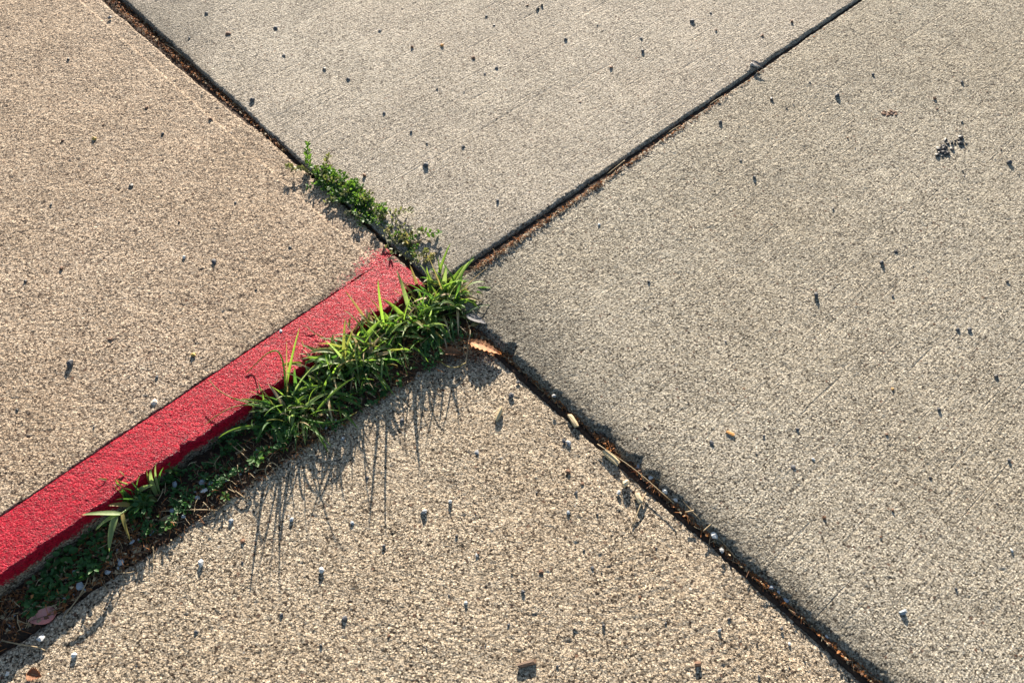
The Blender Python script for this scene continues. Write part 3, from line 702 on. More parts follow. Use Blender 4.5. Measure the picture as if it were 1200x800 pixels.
# a few larger weeds one can pick out
def rosette(x, y, n, L, mat, label, h=.02):
    e = empty('small_weed', rest(x, y, 'D')); tag(e, label, 'weed', 'small weeds beside the kerb')
    for k in range(n):
        mb = MB(); az = k*2.4 + rc.uniform(-.3, .3); hh = h*rc.uniform(.5, 1.1); rr = L*rc.uniform(.3, 1.0)
        d = Vector((math.cos(az), math.sin(az), rc.uniform(.0, .4))).normalized()
        foot = Vector((0, 0, 0)); kn = Vector((d.x*rr*.6, d.y*rr*.6, hh))
        tube(mb, [foot, Vector((d.x*rr*.2, d.y*rr*.2, hh*.7)), kn], .0006, 3)
        leaflet(mb, kn, d, Vector((rc.gauss(0, .2), rc.gauss(0, .2), 1)).normalized(), L*rc.uniform(.7, 1.1), L*rc.uniform(.5, .75))
        link('leaf', mb.mesh('leaf'), e, M[mat])
rosette(303, 543, 9, .014, 'weed', 'small bright green weed at the right end of the shady weeds', .024)
rosette(207, 557, 8, .012, 'weed', 'small weed with a sunlit top close to the red kerb face', .036)
rosette(266, 585, 9, .009, 'weed', 'tight fine leaved weed at the edge of the beige slab', .016)
rosette(175, 598, 12, .015, 'clover', 'bushy dark green weed just right of the pale crabgrass sprig', .034)
rosette(82, 654, 9, .019, 'clover', 'broad leaved weed at the lower left near the kerb face', .024)
rosette(198, 618, 6, .012, 'weed', 'small dark weed where the soil meets the beige slab', .014)
rosette(84, 627, 4, .009, 'weed', 'tiny two leaved green weed lit at the foot of the kerb', .045)
rosette(48, 692, 6, .012, 'clover', 'small weed in the litter above the pink leaf', .014)
rosette(75, 700, 6, .013, 'clover', 'small weed in the litter right of the pink leaf', .014)
rosette(310, 533, 7, .013, 'weed', 'small green weed right under the spidery crabgrass tuft', .02)
rosette(250, 520, 7, .010, 'weed_dull', 'yellowish weed at the top of the shady weeds by the kerb', .024)

# ------------------------------------------------------------------ litter
def litter(name, pts_fn, n, label, rnd, size=(.003, .009), needle=.35, mats=('litter_a', 'litter_b', 'litter_a', 'straw')):
    me_ = [MB() for _ in mats]; out = MB(); mi = []
    for i in range(n):
        p = pts_fn(rnd); m = rnd.randrange(len(mats)); before = len(out.f)
        if rnd.random() < needle:
            L = rnd.uniform(.010, .030); az = rnd.uniform(0, 6.3) if rnd.random() < .5 else rnd.gauss(math.atan2(eA.y, eA.x), .4)
            d = Vector((math.cos(az), math.sin(az), rnd.gauss(0, .12)))*L*.5
            mid = p + Vector((rnd.gauss(0, .0015), rnd.gauss(0, .0015), rnd.uniform(.001, .003)))
            tube(out, [p-d, mid, p+d], rnd.uniform(.0004, .0008), 3)
        else:
            s_ = rnd.uniform(*size); q = Quaternion(Vector((rnd.gauss(0, 1), rnd.gauss(0, 1), rnd.gauss(0, 1))).normalized(), rnd.uniform(0, 1.1))
            az = rnd.uniform(0, 6.3); rot = Quaternion(Vector((0, 0, 1)), az)
            pts = [Vector((-s_*.6, -s_*.15, 0)), Vector((-s_*.1, -s_*rnd.uniform(.2, .45), s_*.12)), Vector((s_*.6, -s_*.05, 0)), Vector((s_*.1, s_*rnd.uniform(.2, .45), s_*.15)), Vector((-s_*.3, s_*.2, .0))]
            out.add([p + Vector((0, 0, .0015)) + rot @ (q @ v) for v in pts], [(0, 1, 2, 3, 4)])
        mi += [m]*(len(out.f)-before)
    me = out.mesh(name, smooth=False)
    for m in mats: me.materials.append(M[m])
    me.polygons.foreach_set('material_index', mi)
    o = link(name, me); tag(o, label, 'leaf litter', None, 'stuff'); return o
rl = random.Random(41)
def joint_pts(x0, y0, x1, y1, hw, off=0, bias=None, zadd=0.0):
    def f(r):
        t = r.random(); x = x0+(x1-x0)*t + off + r.uniform(-hw, hw); y = y0+(y1-y0)*t
        p = rest(x, y, 'J'); p.z += zadd + r.uniform(-.001, .0055); return p
    return f
litter('leaf_litter', joint_pts(108, -20, 342, 178, 9), 1800, 'rusty brown leaf crumbs packed in the long joint at the upper left', rl)
litter('leaf_litter', joint_pts(440, 262, 505, 322, 9), 520, 'rusty leaf crumbs in the joint just above the red kerb corner', rl)
litter('leaf_litter', joint_pts(555, 316, 1040, -14, 4, 2), 1700, 'rusty leaf crumbs along the thin joint at the upper right', rl, (.0025, .007), .3, ('litter_a', 'litter_a', 'litter_b', 'straw'))
litter('leaf_litter', joint_pts(572, 398, 1042, 815, 6, 1), 1500, 'brown leaf crumbs and needles in the lower right joint', rl, mats=('litter_a', 'litter_b', 'litter_a', 'litter_b', 'straw'))
def strip_pts(u0, u1, w0, w1):
    def f(r):
        u = r.uniform(u0, u1); w_ = (w0 + (w1-w0)*r.random())*float(strip_w(u))
        nv = Vector((-eLK.y, eLK.x, 0)); nv = nv if nv.dot(eLA) < 0 else -nv
        p = OL + eLK*u + nv*w_; z = float(mound_z(np.array([p.x]), np.array([p.y]))[0])
        p.z = max(z, 0.0 if w_ > strip_w(u)*.97 else -.02) + r.uniform(.0005, .004); return p
    return f
litter('leaf_litter', strip_pts(.78, 1.45, .05, 1.04), 2300, 'dark leaf crumbs and straw on the soil at the lower left', rl, (.003, .011), .42, ('litter_b', 'litter_a', 'litter_a', 'straw', 'litter_b'))
litter('leaf_litter', strip_pts(.02, .90, .40, 1.10), 1900, 'brown crumbs and straw between the weeds and the beige slab', rl, (.003, .008), .45, ('litter_b', 'litter_a', 'straw', 'litter_b'))
def above(u0, u1):
    f0 = strip_pts(u0, u1, .1, 1.0)
    def f(r): p = f0(r); p.z += r.uniform(.004, .018); return p
    return f
litter('dry_thatch', above(.06, 1.05), 420, 'dry straws and leaf crumbs caught in the shady weeds', rl, (.003, .009), .7, ('straw', 'litter_b', 'straw', 'litter_a'))
litter('gravel_bits', strip_pts(.30, 1.2, .45, 1.0), 130, 'small pale stone chips scattered in the soil by the kerb', rl, (.003, .007), 0.0, ('blue', 'grey', 'tan'))
def corner_pts(r):
    x = r.gauss(540, 26); y = 402 + (x-540)*-.12 + r.gauss(0, 10); p = rest(x, y, 'D'); p.z = max(p.z, .001)+r.uniform(.0005, .004); return p
litter('leaf_litter', corner_pts, 1100, 'brown crumbs and straw around the dry leaves under the crabgrass', rl, (.003, .008), .45, ('litter_b', 'litter_b', 'litter_a', 'straw'))

# ------------------------------------------------------------------ fallen leaves
def leaf_thing(name, x0, y0, x1, y1, wpx, mat, label, surf='D', serr=0.0, curl=.15, stalk_px=8, z=.006, roll=0.0, stalk_mat='straw', tilt=0.0, patch=None):
    a = rest(x0, y0, surf); b = rest(x1, y1, surf); a.z += z; b.z += z
    e = empty(name, a); tag(e, label, 'leaf', 'dry leaves lying by the kerb')
    ax = b - a; L = ax.length; ax.normalize(); sd_ = Vector((0, 0, 1)).cross(ax).normalized(); W = wpx*px(x0, y0)*.5
    mb = MB(); n = 16; vs = []; fs = []
    rr = random.Random(int(x0*7+y0))
    for i in range(n+1):
        t = i/n; prof = math.sin(math.pi*min(1, t**.75))**.8*(1-.25*t) + .02
        for j, sgn in enumerate((-1, -.5, 0, .5, 1)):
            ww = W*prof*(1 + (serr*(1 if i % 2 else -1) if abs(sgn) == 1 else 0))
            zz = -roll*ww*sgn + roll*W + curl*W*(abs(sgn)**1.6)*(1 + .3*math.sin(5*t)) + .12*L*tilt*t + .10*L*curl*math.sin(math.pi*t) + rr.gauss(0, .0004)
            vs.append(ax*L*(t - (serr*.05 if abs(sgn) == 1 and i % 2 == 0 else 0)) + sd_*ww*sgn + Vector((0, 0, zz)))
    for i in range(n):
        for j in range(4):
            k = i*5+j; fs.append((k, k+1, k+6, k+5))
    # thickness
    m = len(vs); vs2 = [v - Vector((0, 0, .0005)) for v in vs]
    mb.add(vs, fs); mb.add(vs2, [tuple(reversed(f)) for f in fs])
    bl_ = link('leaf_blade', mb.mesh('leaf_blade'), e, M[mat])
    mb = MB(); st = -ax*stalk_px*px(x0, y0)
    tube(mb, [Vector((0, 0, .0003)), st*.5 + sd_*.001 + Vector((0, 0, .002)), st + Vector((0, 0, -.001))], [.0008, .0007, .0009], 5)
    link('leaf_stalk', mb.mesh('leaf_stalk'), e, M[stalk_mat])
    mb = MB(); tube(mb, [ax*L*t + Vector((0, 0, .0006 + .12*L*tilt*t + .10*L*curl*math.sin(math.pi*t))) for t in (0, .25, .5, .75, .95)], [.0006, .0005, .0005, .0004, .0002], 4)
    link('midrib', mb.mesh('midrib'), e, M[stalk_mat if patch is None else patch])
    return e
leaf_thing('dry_leaf', 549, 404, 588, 419, 17, 'leaf_orange', 'orange serrated dry leaf lying below the crabgrass clump', serr=.22, curl=.3, z=.006, tilt=.05, roll=.36)
leaf_thing('dry_leaf', 519, 414, 543, 417, 12, 'leaf_brown', 'dark brown crumpled leaf left of the orange leaf', serr=.1, curl=.5, z=.005)
leaf_thing('dry_leaf', 547, 374, 571, 384, 12, 'leaf_grey', 'grey dry leaf stuck at the corner of the large right slab', curl=.15, z=.012, stalk_px=3, roll=.3)
leaf_thing('dry_leaf', 69, 719, 35, 729, 22, 'leaf_pink', 'faded pink leaf with a green middle lying at the lower left', curl=.2, z=.006, stalk_px=3, patch='weed_dull')
leaf_thing('dry_leaf', 207, 606, 186, 611, 7, 'leaf_tan', 'small pale tan leaf scrap among weeds at the slab edge', curl=.3, z=.004, stalk_px=3)
leaf_thing('dry_leaf', 482, 396, 497, 400, 8, 'leaf_orange', 'small orange leaf scrap in the shade under the crabgrass', curl=.3, z=.008, stalk_px=2)
leaf_thing('dry_leaf', 880, 74, 893, 82, 6, 'leaf_grey', 'grey leaf scrap sticking out of the thin upper right joint', 'T', curl=.3, z=.006, stalk_px=2)
leaf_thing('dry_leaf', 34, 789, 50, 793, 15, 'leaf_brown', 'rust brown leaf scrap at the bottom left corner', 'B', serr=.2, curl=.4, z=.003, stalk_px=1)
leaf_thing('dry_leaf', 552, 387, 566, 381, 6, 'grass_yellow', 'small yellow green leaf lying on the grey dry leaf', curl=.2, z=.016, stalk_px=3)

# ------------------------------------------------------------------ wood chips, twigs, straws
def chip(x, y, Lpx, Wpx, ang, hgt, mat, label, surf='B', name='wood_chip', cat='wood chip', tilt=0.0, group='wood chips on the beige slab'):
    p = rest(x, y, surf); k = px(x, y); L = Lpx*k*.5; W = Wpx*k*.5; rr = random.Random(int(x*3+y))
    mb = MB(); n = 5; rings = []
    for i in range(n):
        t = -1 + 2*i/(n-1); s_ = 1 - .10*abs(t)**3
        for (yy, zz) in ((-1, 0), (-.9, .85), (.05, 1.0), (.92, .8), (1, 0)):
            rings.append((L*t + rr.gauss(0, L*(.16 if abs(t) == 1 else .04)), W*yy*s_*(1+rr.gauss(0, .07)), hgt*zz*s_ + .0004))
    fs = [(i*5+j, i*5+(j+1) % 5, (i+1)*5+(j+1) % 5, (i+1)*5+j) for i in range(n-1) for j in range(5)] + [(4, 3, 2, 1, 0), tuple((n-1)*5+j for j in range(5))]
    mb.add(rings, fs); o = link(name, mb.mesh(name, smooth=False), None, M[mat])
    o.location = p; o.rotation_euler = (0, tilt, ang); tag(o, label, cat, group); return o
chip(717, 537, 24, 7, R(-47), .008, 'wood', 'longest pale wood chip lying against the lower right joint')
chip(672, 494, 17, 6, R(-62), .007, 'wood', 'short pale wood chip just below the pair of white pebbles in the joint')
chip(585, 486, 14, 5, R(65), .010, 'wood', 'pale upright tilted wood chip below the orange leaf', tilt=R(-12))
chip(748, 584, 12, 6, R(-70), .009, 'tan', 'stubby golden wood chip beside the thin stick')
chip(733, 567, 8, 6, R(40), .011, 'tan', 'crumbly tan wood bit above the stubby golden chip')
chip(617, 778, 20, 6, R(14), .007, 'bark', 'dark brown bark chip near the bottom edge', name='bark_chip', cat='bark chip', group='bark chips')
chip(817, 778, 7, 6, R(5), .006, 'brown', 'small reddish brown bark chip near the lower right joint', name='bark_chip', cat='bark chip', group='bark chips')
chip(856, 508, 9, 4, R(-35), .003, 'orange', 'tiny orange wood sliver on the large right slab', 'R')
chip(884, 77, 10, 4, R(-25), .004, 'grey', 'grey splinter lying across the thin upper right joint', 'T')
def twig(pix, rad, mat, label, name='straw', cat='straw', group='dry straws by the kerb'):
    pts = [at(*q) for q in pix]; e0 = pts[0].copy(); mb = MB()
    fine_ = []
    for i in range(len(pts)-1):
        for k in range(4): fine_.append(pts[i].lerp(pts[i+1], k/4))
    fine_.append(pts[-1])
    for _ in range(2): fine_ = [fine_[0]] + [(fine_[i-1]+fine_[i]*2+fine_[i+1])/4 for i in range(1, len(fine_)-1)] + [fine_[-1]]
    tube(mb, [p-e0 for p in fine_], rad, 5)
    o = link(name, mb.mesh(name), None, M[mat]); o.location = e0; tag(o, label, cat, group); return o
twig([(757, 577, .004), (750, 593, .006), (741, 617, .002)], .0015, 'straw', 'thin pale stick crossing the stubby golden chip', 'stick', 'stick', 'thin sticks')
twig([(762, 555, .006), (790, 575, .009), (812, 600, .010), (830, 618, .008), (846, 634, .006), (862, 653, .004)], .0011, 'straw', 'long curved straw lying along the lower right joint above the big white pebble')
twig([(803, 600, .012), (813, 598, .014)], .0016, 'straw', 'short pale straw stub across the lower right joint', 'stick', 'stick', 'thin sticks')
twig([(824, 622, .012), (833, 614, .012)], .0012, 'straw', 'short straw stub just left of the big white pebble', 'stick', 'stick', 'thin sticks')
twig([(700, 520, .008), (745, 550, .012), (790, 590, .014)], .0009, 'straw', 'thin straw caught under the dark rounded edge of the right slab')
twig([(104, 667, .006), (103, 680, .010), (92, 700, .012), (80, 715, .006), (74, 724, .002)], .0010, 'straw', 'curved pale straw right of the pink leaf')
twig([(28, 700, .004), (40, 710, .008), (60, 711, .010), (78, 702, .006)], .0010, 'straw', 'bowed pale straw just above the pink leaf')
twig([(2, 750, .004), (25, 755, .008), (45, 758, .006), (53, 762, .002)], .0012, 'straw', 'pale straw left of the grey pebble below the pink leaf')
twig([(186, 599, .006), (215, 597, .010), (245, 597, .008), (256, 598, .004)], .0011, 'straw', 'straight pale straw lying along the edge of the shady weeds')
twig([(238, 588, .010), (245, 595, .008), (251, 603, .003)], .0010, 'straw', 'short straw crossing the straight pale straw')
twig([(276, 575, .008), (285, 582, .008), (291, 587, .003)], .0012, 'straw', 'short thick straw at the corner of the shady weeds')
twig([(328, 548, .004), (318, 540, .010), (310, 550, .012), (312, 556, .004)], .0010, 'straw', 'hooked straw below the spidery crabgrass tuft')
twig([(272, 522, .020), (285, 532, .018), (298, 545, .012)], .0010, 'straw', 'long brownish straw slanting through the shady weeds')
twig([(179, 664, .003), (180, 648, .006), (179, 640, .010)], .0009, 'straw', 'short upright straw at the slab edge below the shady weeds')
twig([(132, 671, .006), (152, 671, .006), (158, 669, .003)], .0009, 'straw', 'short straw pointing right of the blue grey pebbles')
twig([(323, 156, .020), (331, 165, .024), (338, 174, .022)], .0016, 'straw', 'pale twig in the long joint just above the creeping weed', 'twig', 'twig', 'twigs in the long joint')
twig([(196, 53, .016), (205, 58, .022), (214, 66, .020)], .0014, 'straw', 'pale twig in the long joint near the top left', 'twig', 'twig', 'twigs in the long joint')
twig([(545, 371, .010), (552, 388, .022), (549, 400, .020), (547, 418, .010), (545, 430, .006)], .0012, 'straw', 'dead stem hanging beside the orange serrated leaf', 'dead_stem', 'dead stem', 'dead stems')
twig([(530, 372, .012), (538, 382, .02), (547, 390, .020)], .0012, 'straw', 'dead stem slanting under the crabgrass clump', 'dead_stem', 'dead stem', 'dead stems')
twig([(512, 420, .006), (524, 430, .012), (535, 431, .012), (546, 425, .008)], .0014, 'grass_yellow', 'curled yellow green runner on the beige slab below the crabgrass', 'dead_stem', 'dead stem', 'dead stems')
twig([(712, 204, .022), (722, 196, .028), (732, 188, .026)], .0010, 'straw', 'pale straw lying in the thin upper right joint')
for i, (x, y) in enumerate([(600, 290), (650, 254), (690, 222), (780, 158), (830, 124)]):
    twig([(x, y, .020), (x+8, y-6, .026), (x+17, y-11, .022)], .0009, 'straw', 'thin pale straw among the crumbs of the thin upper right joint', group='straws in the thin upper right joint')

# ------------------------------------------------------------------ pebbles and grit
def pebble_mesh(seed, mat, sub=2):
    bm = bmesh.new(); bmesh.ops.create_icosphere(bm, subdivisions=sub, radius=1.0); rr = random.Random(seed)
    cuts = [(Vector((rr.gauss(0, 1), rr.gauss(0, 1), rr.gauss(0, 1))).normalized(), rr.uniform(.5, .85)) for _ in range(8)]
    for v in bm.verts:
        for n, d in cuts:
            s_ = v.co.dot(n)
            if s_ > d: v.co -= n*(s_-d)
        v.co *= 1 + rr.gauss(0, .06)
    me = bpy.data.meshes.new('pebble'); bm.to_mesh(me); bm.free(); me.materials.append(M[mat])
    me.polygons.foreach_set('use_smooth', [False]*len(me.polygons)); return me
CACHE = {}
rp = random.Random(51)
def pebble(x, y, dpx, mat, label, surf, group=None, name='pebble', cat='pebble', flat=.62, sub=1, zadd=0.0):
    v = rp.randrange(5); key = (v, mat, sub)
    if key not in CACHE: CACHE[key] = pebble_mesh(v+sub*10, mat, sub)
    o = bpy.data.objects.new(name, CACHE[key]); COL.objects.link(o)
    p = rest(x, y, surf); r_ = dpx*.5*px(x, y)
    r_ *= .95 if cat == 'pebble' else 1.0
    o.scale = (r_*rp.uniform(.95, 1.2), r_*rp.uniform(.75, .95), r_*flat*.66*rp.uniform(.9, 1.15))
    o.rotation_euler = (rp.gauss(0, .15), rp.gauss(0, .15), rp.uniform(0, 6.3))
    o.location = p + Vector((0, 0, o.scale.z*.42 + zadd)); tag(o, label, cat, group); return o
GB, GL, GT, GR, GD, GJ = 'pebbles on the beige slab', 'bits on the tan slab', 'bits on the grey brushed slab', 'bits on the large right slab', 'pebbles in the weeds by the kerb', 'pebbles in the lower right joint'
for (x, y, d, m, s_, g_, lab, fl) in [
    (271, 611, 9, 'blue', 'B', GB, 'pale pebble on the beige slab just right of the shady weeds', 1.0), (342, 609, 8, 'blue', 'B', GB, 'pale pebble between grass shadows below the spidery tuft', 1.0),
    (236, 660, 11, 'white', 'B', GB, 'white pebble with a long shadow left of the two pale ones', .9), (377, 668, 10, 'white', 'B', GB, 'white pebble standing in the longest grass shadow', 1.2),
    (497, 600, 11, 'grey', 'B', GB, 'grey pebble with a dark shadow in the middle of the beige slab', 1.0), (528, 588, 6, 'white', 'B', GB, 'small white topped pebble right of the grey one mid slab', 1.6),
    (413, 613, 7, 'blue', 'B', GB, 'blue grey pebble in the grass shadows below the clump', .7), (471, 493, 8, 'slate', 'B', GB, 'dark grey pebble in the leaf shadow below the crabgrass', .8),
    (402, 514, 7, 'blue', 'B', GB, 'small bluish pebble in the shade below the broad bladed clump', .9), (599, 464, 10, 'slate', 'B', GB, 'dark tall pebble just below the orange leaf', 1.1),
    (666, 519, 11, 'grey', 'B', GB, 'flat grey pebble left of the longest wood chip', .5), (661, 517, 8, 'slate', 'B', GB, 'dark pebble touching the flat grey pebble', .6), (559, 530, 9, 'grey', 'B', GB, 'flat grey pebble alone above the middle of the beige slab', .4),
    (666, 553, 9, 'brown', 'B', GB, 'dark red brown pebble left of the wood chips', .6), (666, 601, 7, 'blue', 'B', GB, 'pale topped pebble left of the thin stick', 1.1), (725, 577, 7, 'white', 'B', GB, 'white pebble left of the stubby golden chip', 1.1),
    (546, 706, 7, 'white', 'B', GB, 'white topped pebble in the lower middle of the beige slab', 1.1), (613, 693, 7, 'slate', 'B', GB, 'slate pebble right of the white topped one low on the slab', .9), (559, 650, 7, 'grey', 'B', GB, 'grey pebble below the mid slab pebbles', .7),
    (707, 733, 6, 'slate', 'B', GB, 'tall dark pebble in the lower right of the beige slab', 1.4), (843, 738, 6, 'white', 'B', GB, 'white topped pebble low near the lower right joint', 1.5), (404, 724, 9, 'slate', 'B', GB, 'long dark pebble below the white pebble in the longest shadow', .9),
    (285, 634, 9, 'brown', 'B', GB, 'dark brown bit under the pale pebble beside the shady weeds', .7), (87, 768, 10, 'white', 'B', GB, 'white pebble with a shadow near the bottom left corner', 1.0), (9, 789, 8, 'white', 'B', GB, 'pale pebble at the very bottom left edge', 1.0),
    (925, 754, 6, 'white', 'B', GB, 'small flat white pebble low beside the lower right joint', .4), (683, 567, 7, 'brown', 'B', GB, 'narrow brown bit below the red brown pebble', .5), (634, 670, 9, 'brown', 'B', GB, 'brown bit low in the middle right of the beige slab', .5),
    (207, 570, 11, 'blue', 'D', GD, 'blue grey pebble among weeds, leftmost of the upper group', .8), (239, 567, 11, 'blue', 'D', GD, 'large blue grey pebble among the shady weeds', .8), (248, 568, 9, 'blue', 'D', GD, 'blue grey pebble touching the large one in the weeds', .7),
    (241, 577, 10, 'white', 'D', GD, 'pale flat pebble right below the large blue grey one', .6), (233, 585, 9, 'blue', 'D', GD, 'blue grey pebble at the straw crossing', .8), (203, 600, 9, 'blue', 'D', GD, 'blue grey pebble on the straight pale straw', .6),
    (217, 607, 7, 'blue', 'D', GD, 'small blue grey pebble at the slab edge below the straight straw', .8), (157, 637, 8, 'blue', 'D', GD, 'small blue grey pebble under the bushy dark weed', .8), (144, 661, 11, 'blue', 'D', GD, 'rounded blue pebble at the slab edge left of the upright straw', .8),
    (129, 672, 10, 'blue', 'D', GD, 'blue grey pebble left of the rounded blue one', .9), (97, 689, 15, 'blue', 'D', GD, 'largest blue pebble, at the end of the curved straw', .7), (79, 702, 8, 'blue', 'D', GD, 'small blue pebble above the pink leaf tip', .7),
    (51, 749, 14, 'white', 'D', GD, 'pale angular pebble just below the pink leaf', .8), (90, 671, 8, 'blue', 'D', GD, 'bluish pebble left of the curved straw', .6), (303, 530, 8, 'blue', 'D', GD, 'bluish pebble under the spidery tuft', .7), (329, 388, 6, 'white', 'L', 'bits on the red kerb', 'white flat chip lying on the red kerb paint', .5),
    (647, 459, 11, 'white', 'J', GJ, 'white angular pebble, topmost in the lower right joint', .6), (655, 467, 8, 'white', 'J', GJ, 'smaller white pebble touching the topmost one in the joint', .7), (603, 420, 8, 'blue', 'J', GJ, 'bluish bit in the joint right of the orange leaf', .6),
    (747, 548, 8, 'blue', 'J', GJ, 'bluish pebble in the joint right of the longest wood chip', .7), (755, 556, 8, 'blue', 'J', GJ, 'pale blue pebble next along the joint', .8), (762, 561, 9, 'white', 'J', GJ, 'whitish pebble under the long curved straw', .7), (779, 577, 10, 'white', 'J', GJ, 'white pebble in the joint, left of a pair', .8),
    (791, 586, 11, 'white', 'J', GJ, 'white pebble in the joint, right of a pair', .7), (837, 628, 16, 'white', 'J', GJ, 'biggest white pebble half way down the lower right joint', .65), (852, 639, 8, 'blue', 'J', GJ, 'bluish pebble just right of the biggest white pebble', .7), (845, 646, 8, 'grey', 'J', GJ, 'greyish bit just under the biggest white pebble', .5),
    (903, 689, 8, 'blue', 'J', GJ, 'bluish pebble, first of three low in the joint', .8), (912, 694, 9, 'blue', 'J', GJ, 'bluish pebble, middle of three low in the joint', .8), (920, 703, 9, 'blue', 'J', GJ, 'bluish pebble, last of three low in the joint', .8), (968, 746, 8, 'white', 'J', GJ, 'pale pebble alone near the bottom of the lower right joint', .8),
    (1058, 717, 11, 'blue', 'R', GR, 'pale grey pebble with a dark shadow at the lower right of the large slab', 1.0), (956, 347, 9, 'slate', 'R', GR, 'dark pebble with a shadow in the middle of the large right slab', 1.2), (1182, 191, 8, 'slate', 'R', GR, 'dark tall pebble at the right edge beside the black crumbs', 1.3),
    (1033, 308, 7, 'slate', 'R', GR, 'dark upright bit below the black crumbs', 1.3), (981, 113, 8, 'slate', 'R', GR, 'dark slate bit left of the brown smudge', 1.0), (884, 209, 7, 'slate', 'R', GR, 'dark slate bit on the large slab well below the thin joint', 1.0), (844, 144, 7, 'slate', 'R', GR, 'dark slate bit just below the thin joint', 1.0),
    (1136, 386, 7, 'slate', 'R', GR, 'round dark grey bit near the right edge', .8), (1167, 441, 8, 'black', 'R', GR, 'black bit with a brown crumb near the right edge', .8), (834, 519, 8, 'slate', 'R', GR, 'blue black bit under the tiny orange sliver', .7), (934, 503, 7, 'slate', 'R', GR, 'grey black bit right of the tiny orange sliver', .6),
    (1046, 598, 6, 'brown', 'R', GR, 'small reddish bit low on the large right slab', .9), (966, 607, 8, 'brown', 'R', GR, 'brown and yellow bit left of the reddish one', .6), (1046, 456, 6, 'orange', 'R', GR, 'tiny orange crumb on the large right slab', .6), (953, 538, 5, 'white', 'R', GR, 'white speck pebble below the grey black bit', .7), (1185, 645, 6, 'white', 'R', GR, 'tiny white pebble with a shadow at the far right edge', 1.2),
    (649, 464, 7, 'grey', 'R', GR, 'small grey lump on the rounded slab edge by the white pebbles', .7), (930, 547, 8, 'slate', 'R', GR, 'long dark bit below the white speck pebble', .5), (1050, 295, 8, 'black', 'R', GR, 'flat black bit above the dark upright bit', .4),
    (499, 194, 10, 'slate', 'T', GT, 'largest slate pebble on the upper grey slab above the creeping weed', .9), (518, 54, 6, 'orange', 'T', GT, 'orange crumb on the upper grey slab', .9), (267, 40, 10, 'brown', 'T', GT, 'brown bit in a small pit near the top left', .4), (296, 118, 7, 'slate', 'T', GT, 'dark pebble close beside the long joint at the upper left', 1.2), (702, 263, 5, 'white', 'R', GR, 'tiny white stone just below the thin joint', .6),
    (753, 61, 7, 'slate', 'T', GT, 'dark bit near the top, left of the thin joint', 1.0), (811, 26, 8, 'slate', 'T', GT, 'dark bit at the top edge of the upper slab', .8), (583, 236, 7, 'slate', 'T', GT, 'dark bit just above the lower end of the thin joint', .8), (427, 206, 6, 'brown', 'T', GT, 'small upright brown bit right of the creeping weed', 1.4), (323, 33, 7, 'slate', 'T', GT, 'flat dark bit at the upper left of the grey slab', .5), (333, 65, 7, 'slate', 'T', GT, 'flat dark bit below another at the upper left', .5),
    (83, 427, 12, 'slate', 'L', GL, 'dark upright stone with a long shadow on the tan slab above the kerb', 1.2), (251, 307, 10, 'slate', 'L', GL, 'dark stone in a pit in the middle of the tan slab', .6), (216, 302, 6, 'white', 'L', GL, 'small white stone left of the pitted dark stone', 1.0), (72, 315, 8, 'brown', 'L', GL, 'brown bit at the left of the tan slab', .6), (154, 218, 9, 'black', 'L', GL, 'blackish bit high on the tan slab', .5),
    (227, 416, 9, 'yellow', 'L', GL, 'yellowish crumb on the tan slab near the red kerb', .9), (181, 471, 11, 'pink', 'L', GL, 'pale pinkish stone beside the dark line of the red kerb', .5), (184, 442, 6, 'slate', 'L', GL, 'small dark bit above the pale pinkish stone', .8), (111, 163, 8, 'yellow', 'L', GL, 'yellow crumb with a small shadow at the upper left', 1.1), (172, 127, 8, 'brown', 'L', GL, 'brown bit at the upper left of the tan slab', .4), (129, 21, 8, 'slate', 'L', GL, 'dark bit at the very top of the tan slab', .6), (129, 398, 7, 'brown', 'L', GL, 'dim brown bit right of the dark upright stone', .4)]:
    pebble(x, y, d, m, lab, s_, g_, flat=fl, zadd=.008 if s_ == 'D' else .005 if s_ == 'J' else 0.0)
def specks(lst, surf, label, group, mats):
    for (x, y) in lst:
        pebble(x, y, rp.choice((2.6, 3.4, 4.2, 5.2, 6.2)), rp.choice(mats), label, surf, group, 'grit', 'grit', rp.uniform(.5, 1.0), 1)
specks([(242, 16), (222, 45), (380, 81), (483, 56), (579, 30), (555, 68), (568, 87), (582, 80), (597, 59), (630, 11), (635, 7), (663, 47), (492, 104), (512, 105), (544, 108), (582, 139), (482, 155), (543, 172), (445, 36), (450, 133), (570, 19), (618, 7), (833, 16), (839, 36), (893, 42), (834, 94), (928, 26), (716, 79), (751, 45), (500, 168), (408, 93), (700, 30), (680, 120)],
       'T', 'tiny dark grit speck on the upper grey slab', 'grit specks on the upper grey slab', ['slate', 'black', 'slate', 'brown'])
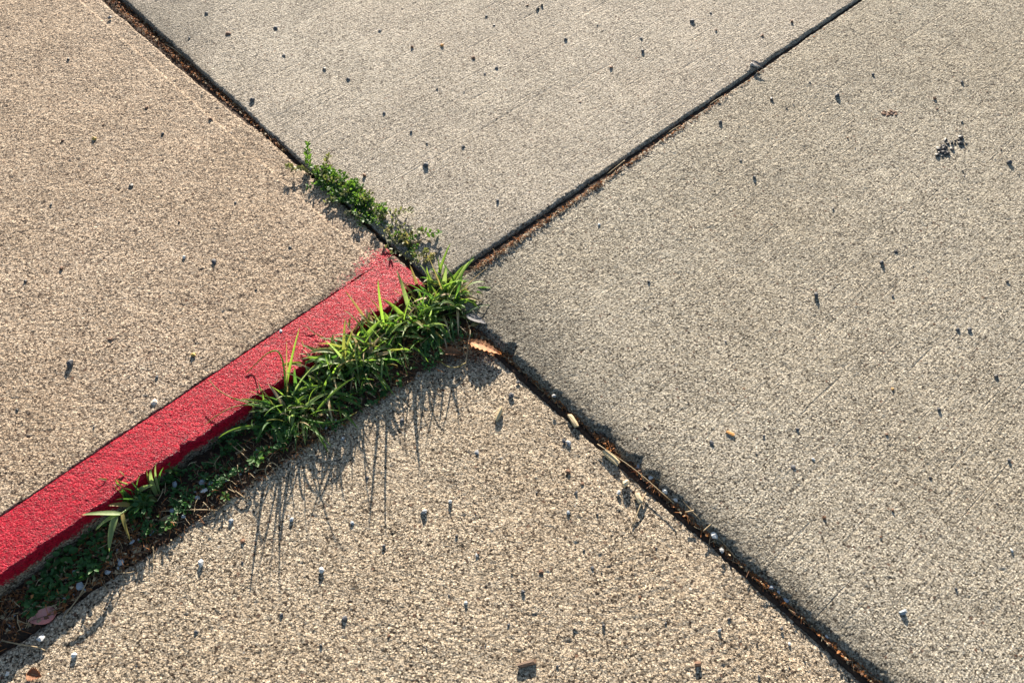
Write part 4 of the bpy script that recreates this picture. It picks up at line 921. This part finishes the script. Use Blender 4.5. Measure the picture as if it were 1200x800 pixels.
specks([(1023, 88), (949, 97), (930, 123), (922, 127), (904, 117), (948, 136), (1044, 106), (1095, 116), (1098, 128), (1127, 143), (1157, 108), (1127, 97), (1002, 174), (993, 162), (1090, 210), (1130, 207), (1128, 200), (1173, 175), (1186, 183), (1134, 233), (976, 245), (866, 149), (868, 188), (1194, 205), (1135, 177), (1070, 312), (1046, 347), (1122, 386), (1039, 509), (895, 511), (886, 532), (1000, 463), (827, 444), (1182, 539), (1032, 629), (970, 650), (1168, 590), (1180, 330), (760, 330), (850, 400), (1100, 480), (1120, 690), (1150, 760), (1090, 560)],
       'R', 'tiny dark grit speck on the large right slab', 'grit specks on the large right slab', ['slate', 'black', 'slate', 'brown'])
specks([(80, 70), (145, 157), (191, 157), (74, 165), (237, 109), (247, 140), (276, 238), (60, 240), (30, 330), (300, 340), (210, 260), (110, 500), (340, 290), (20, 480)],
       'L', 'tiny dark grit speck on the tan slab', 'grit specks on the tan slab', ['slate', 'black', 'brown'])
specks([(607, 448), (675, 577), (557, 601), (560, 649), (629, 577), (700, 603), (535, 628), (653, 780), (600, 672), (526, 697), (694, 665), (705, 671), (769, 642), (569, 756), (596, 732), (684, 645), (704, 779), (673, 737), (942, 769), (866, 756), (889, 792), (925, 782), (916, 736), (854, 725), (887, 754), (284, 659), (456, 745), (376, 756), (450, 640), (330, 720), (500, 760), (750, 700), (780, 730), (230, 740), (160, 780), (430, 560)],
       'B', 'tiny dark grit speck on the beige slab', 'grit specks on the beige slab', ['slate', 'black', 'brown', 'slate'])
for i in range(34):
    t = rp.random()
    x, y = (1099 + 30*t + rp.gauss(0, 3), 172 - 8*t + rp.gauss(0, 4)) if i < 22 else (1104 + rp.gauss(0, 4), 178 + rp.gauss(0, 4))
    pebble(x, y, rp.uniform(3.5, 9), 'black', 'black crumb in the small cluster at the upper right', 'R', 'black crumbs in a cluster at the upper right', 'crumb', 'crumb', .7, 1)
for i in range(20):
    pebble(1033 + 18*rp.random(), 135 - 3*rp.random() + rp.gauss(0, 1.2), rp.uniform(3.5, 6), 'brown', 'rusty crumb in the thin smear above the black cluster', 'R', 'rusty crumbs in a smear', 'crumb', 'crumb', .4, 1)
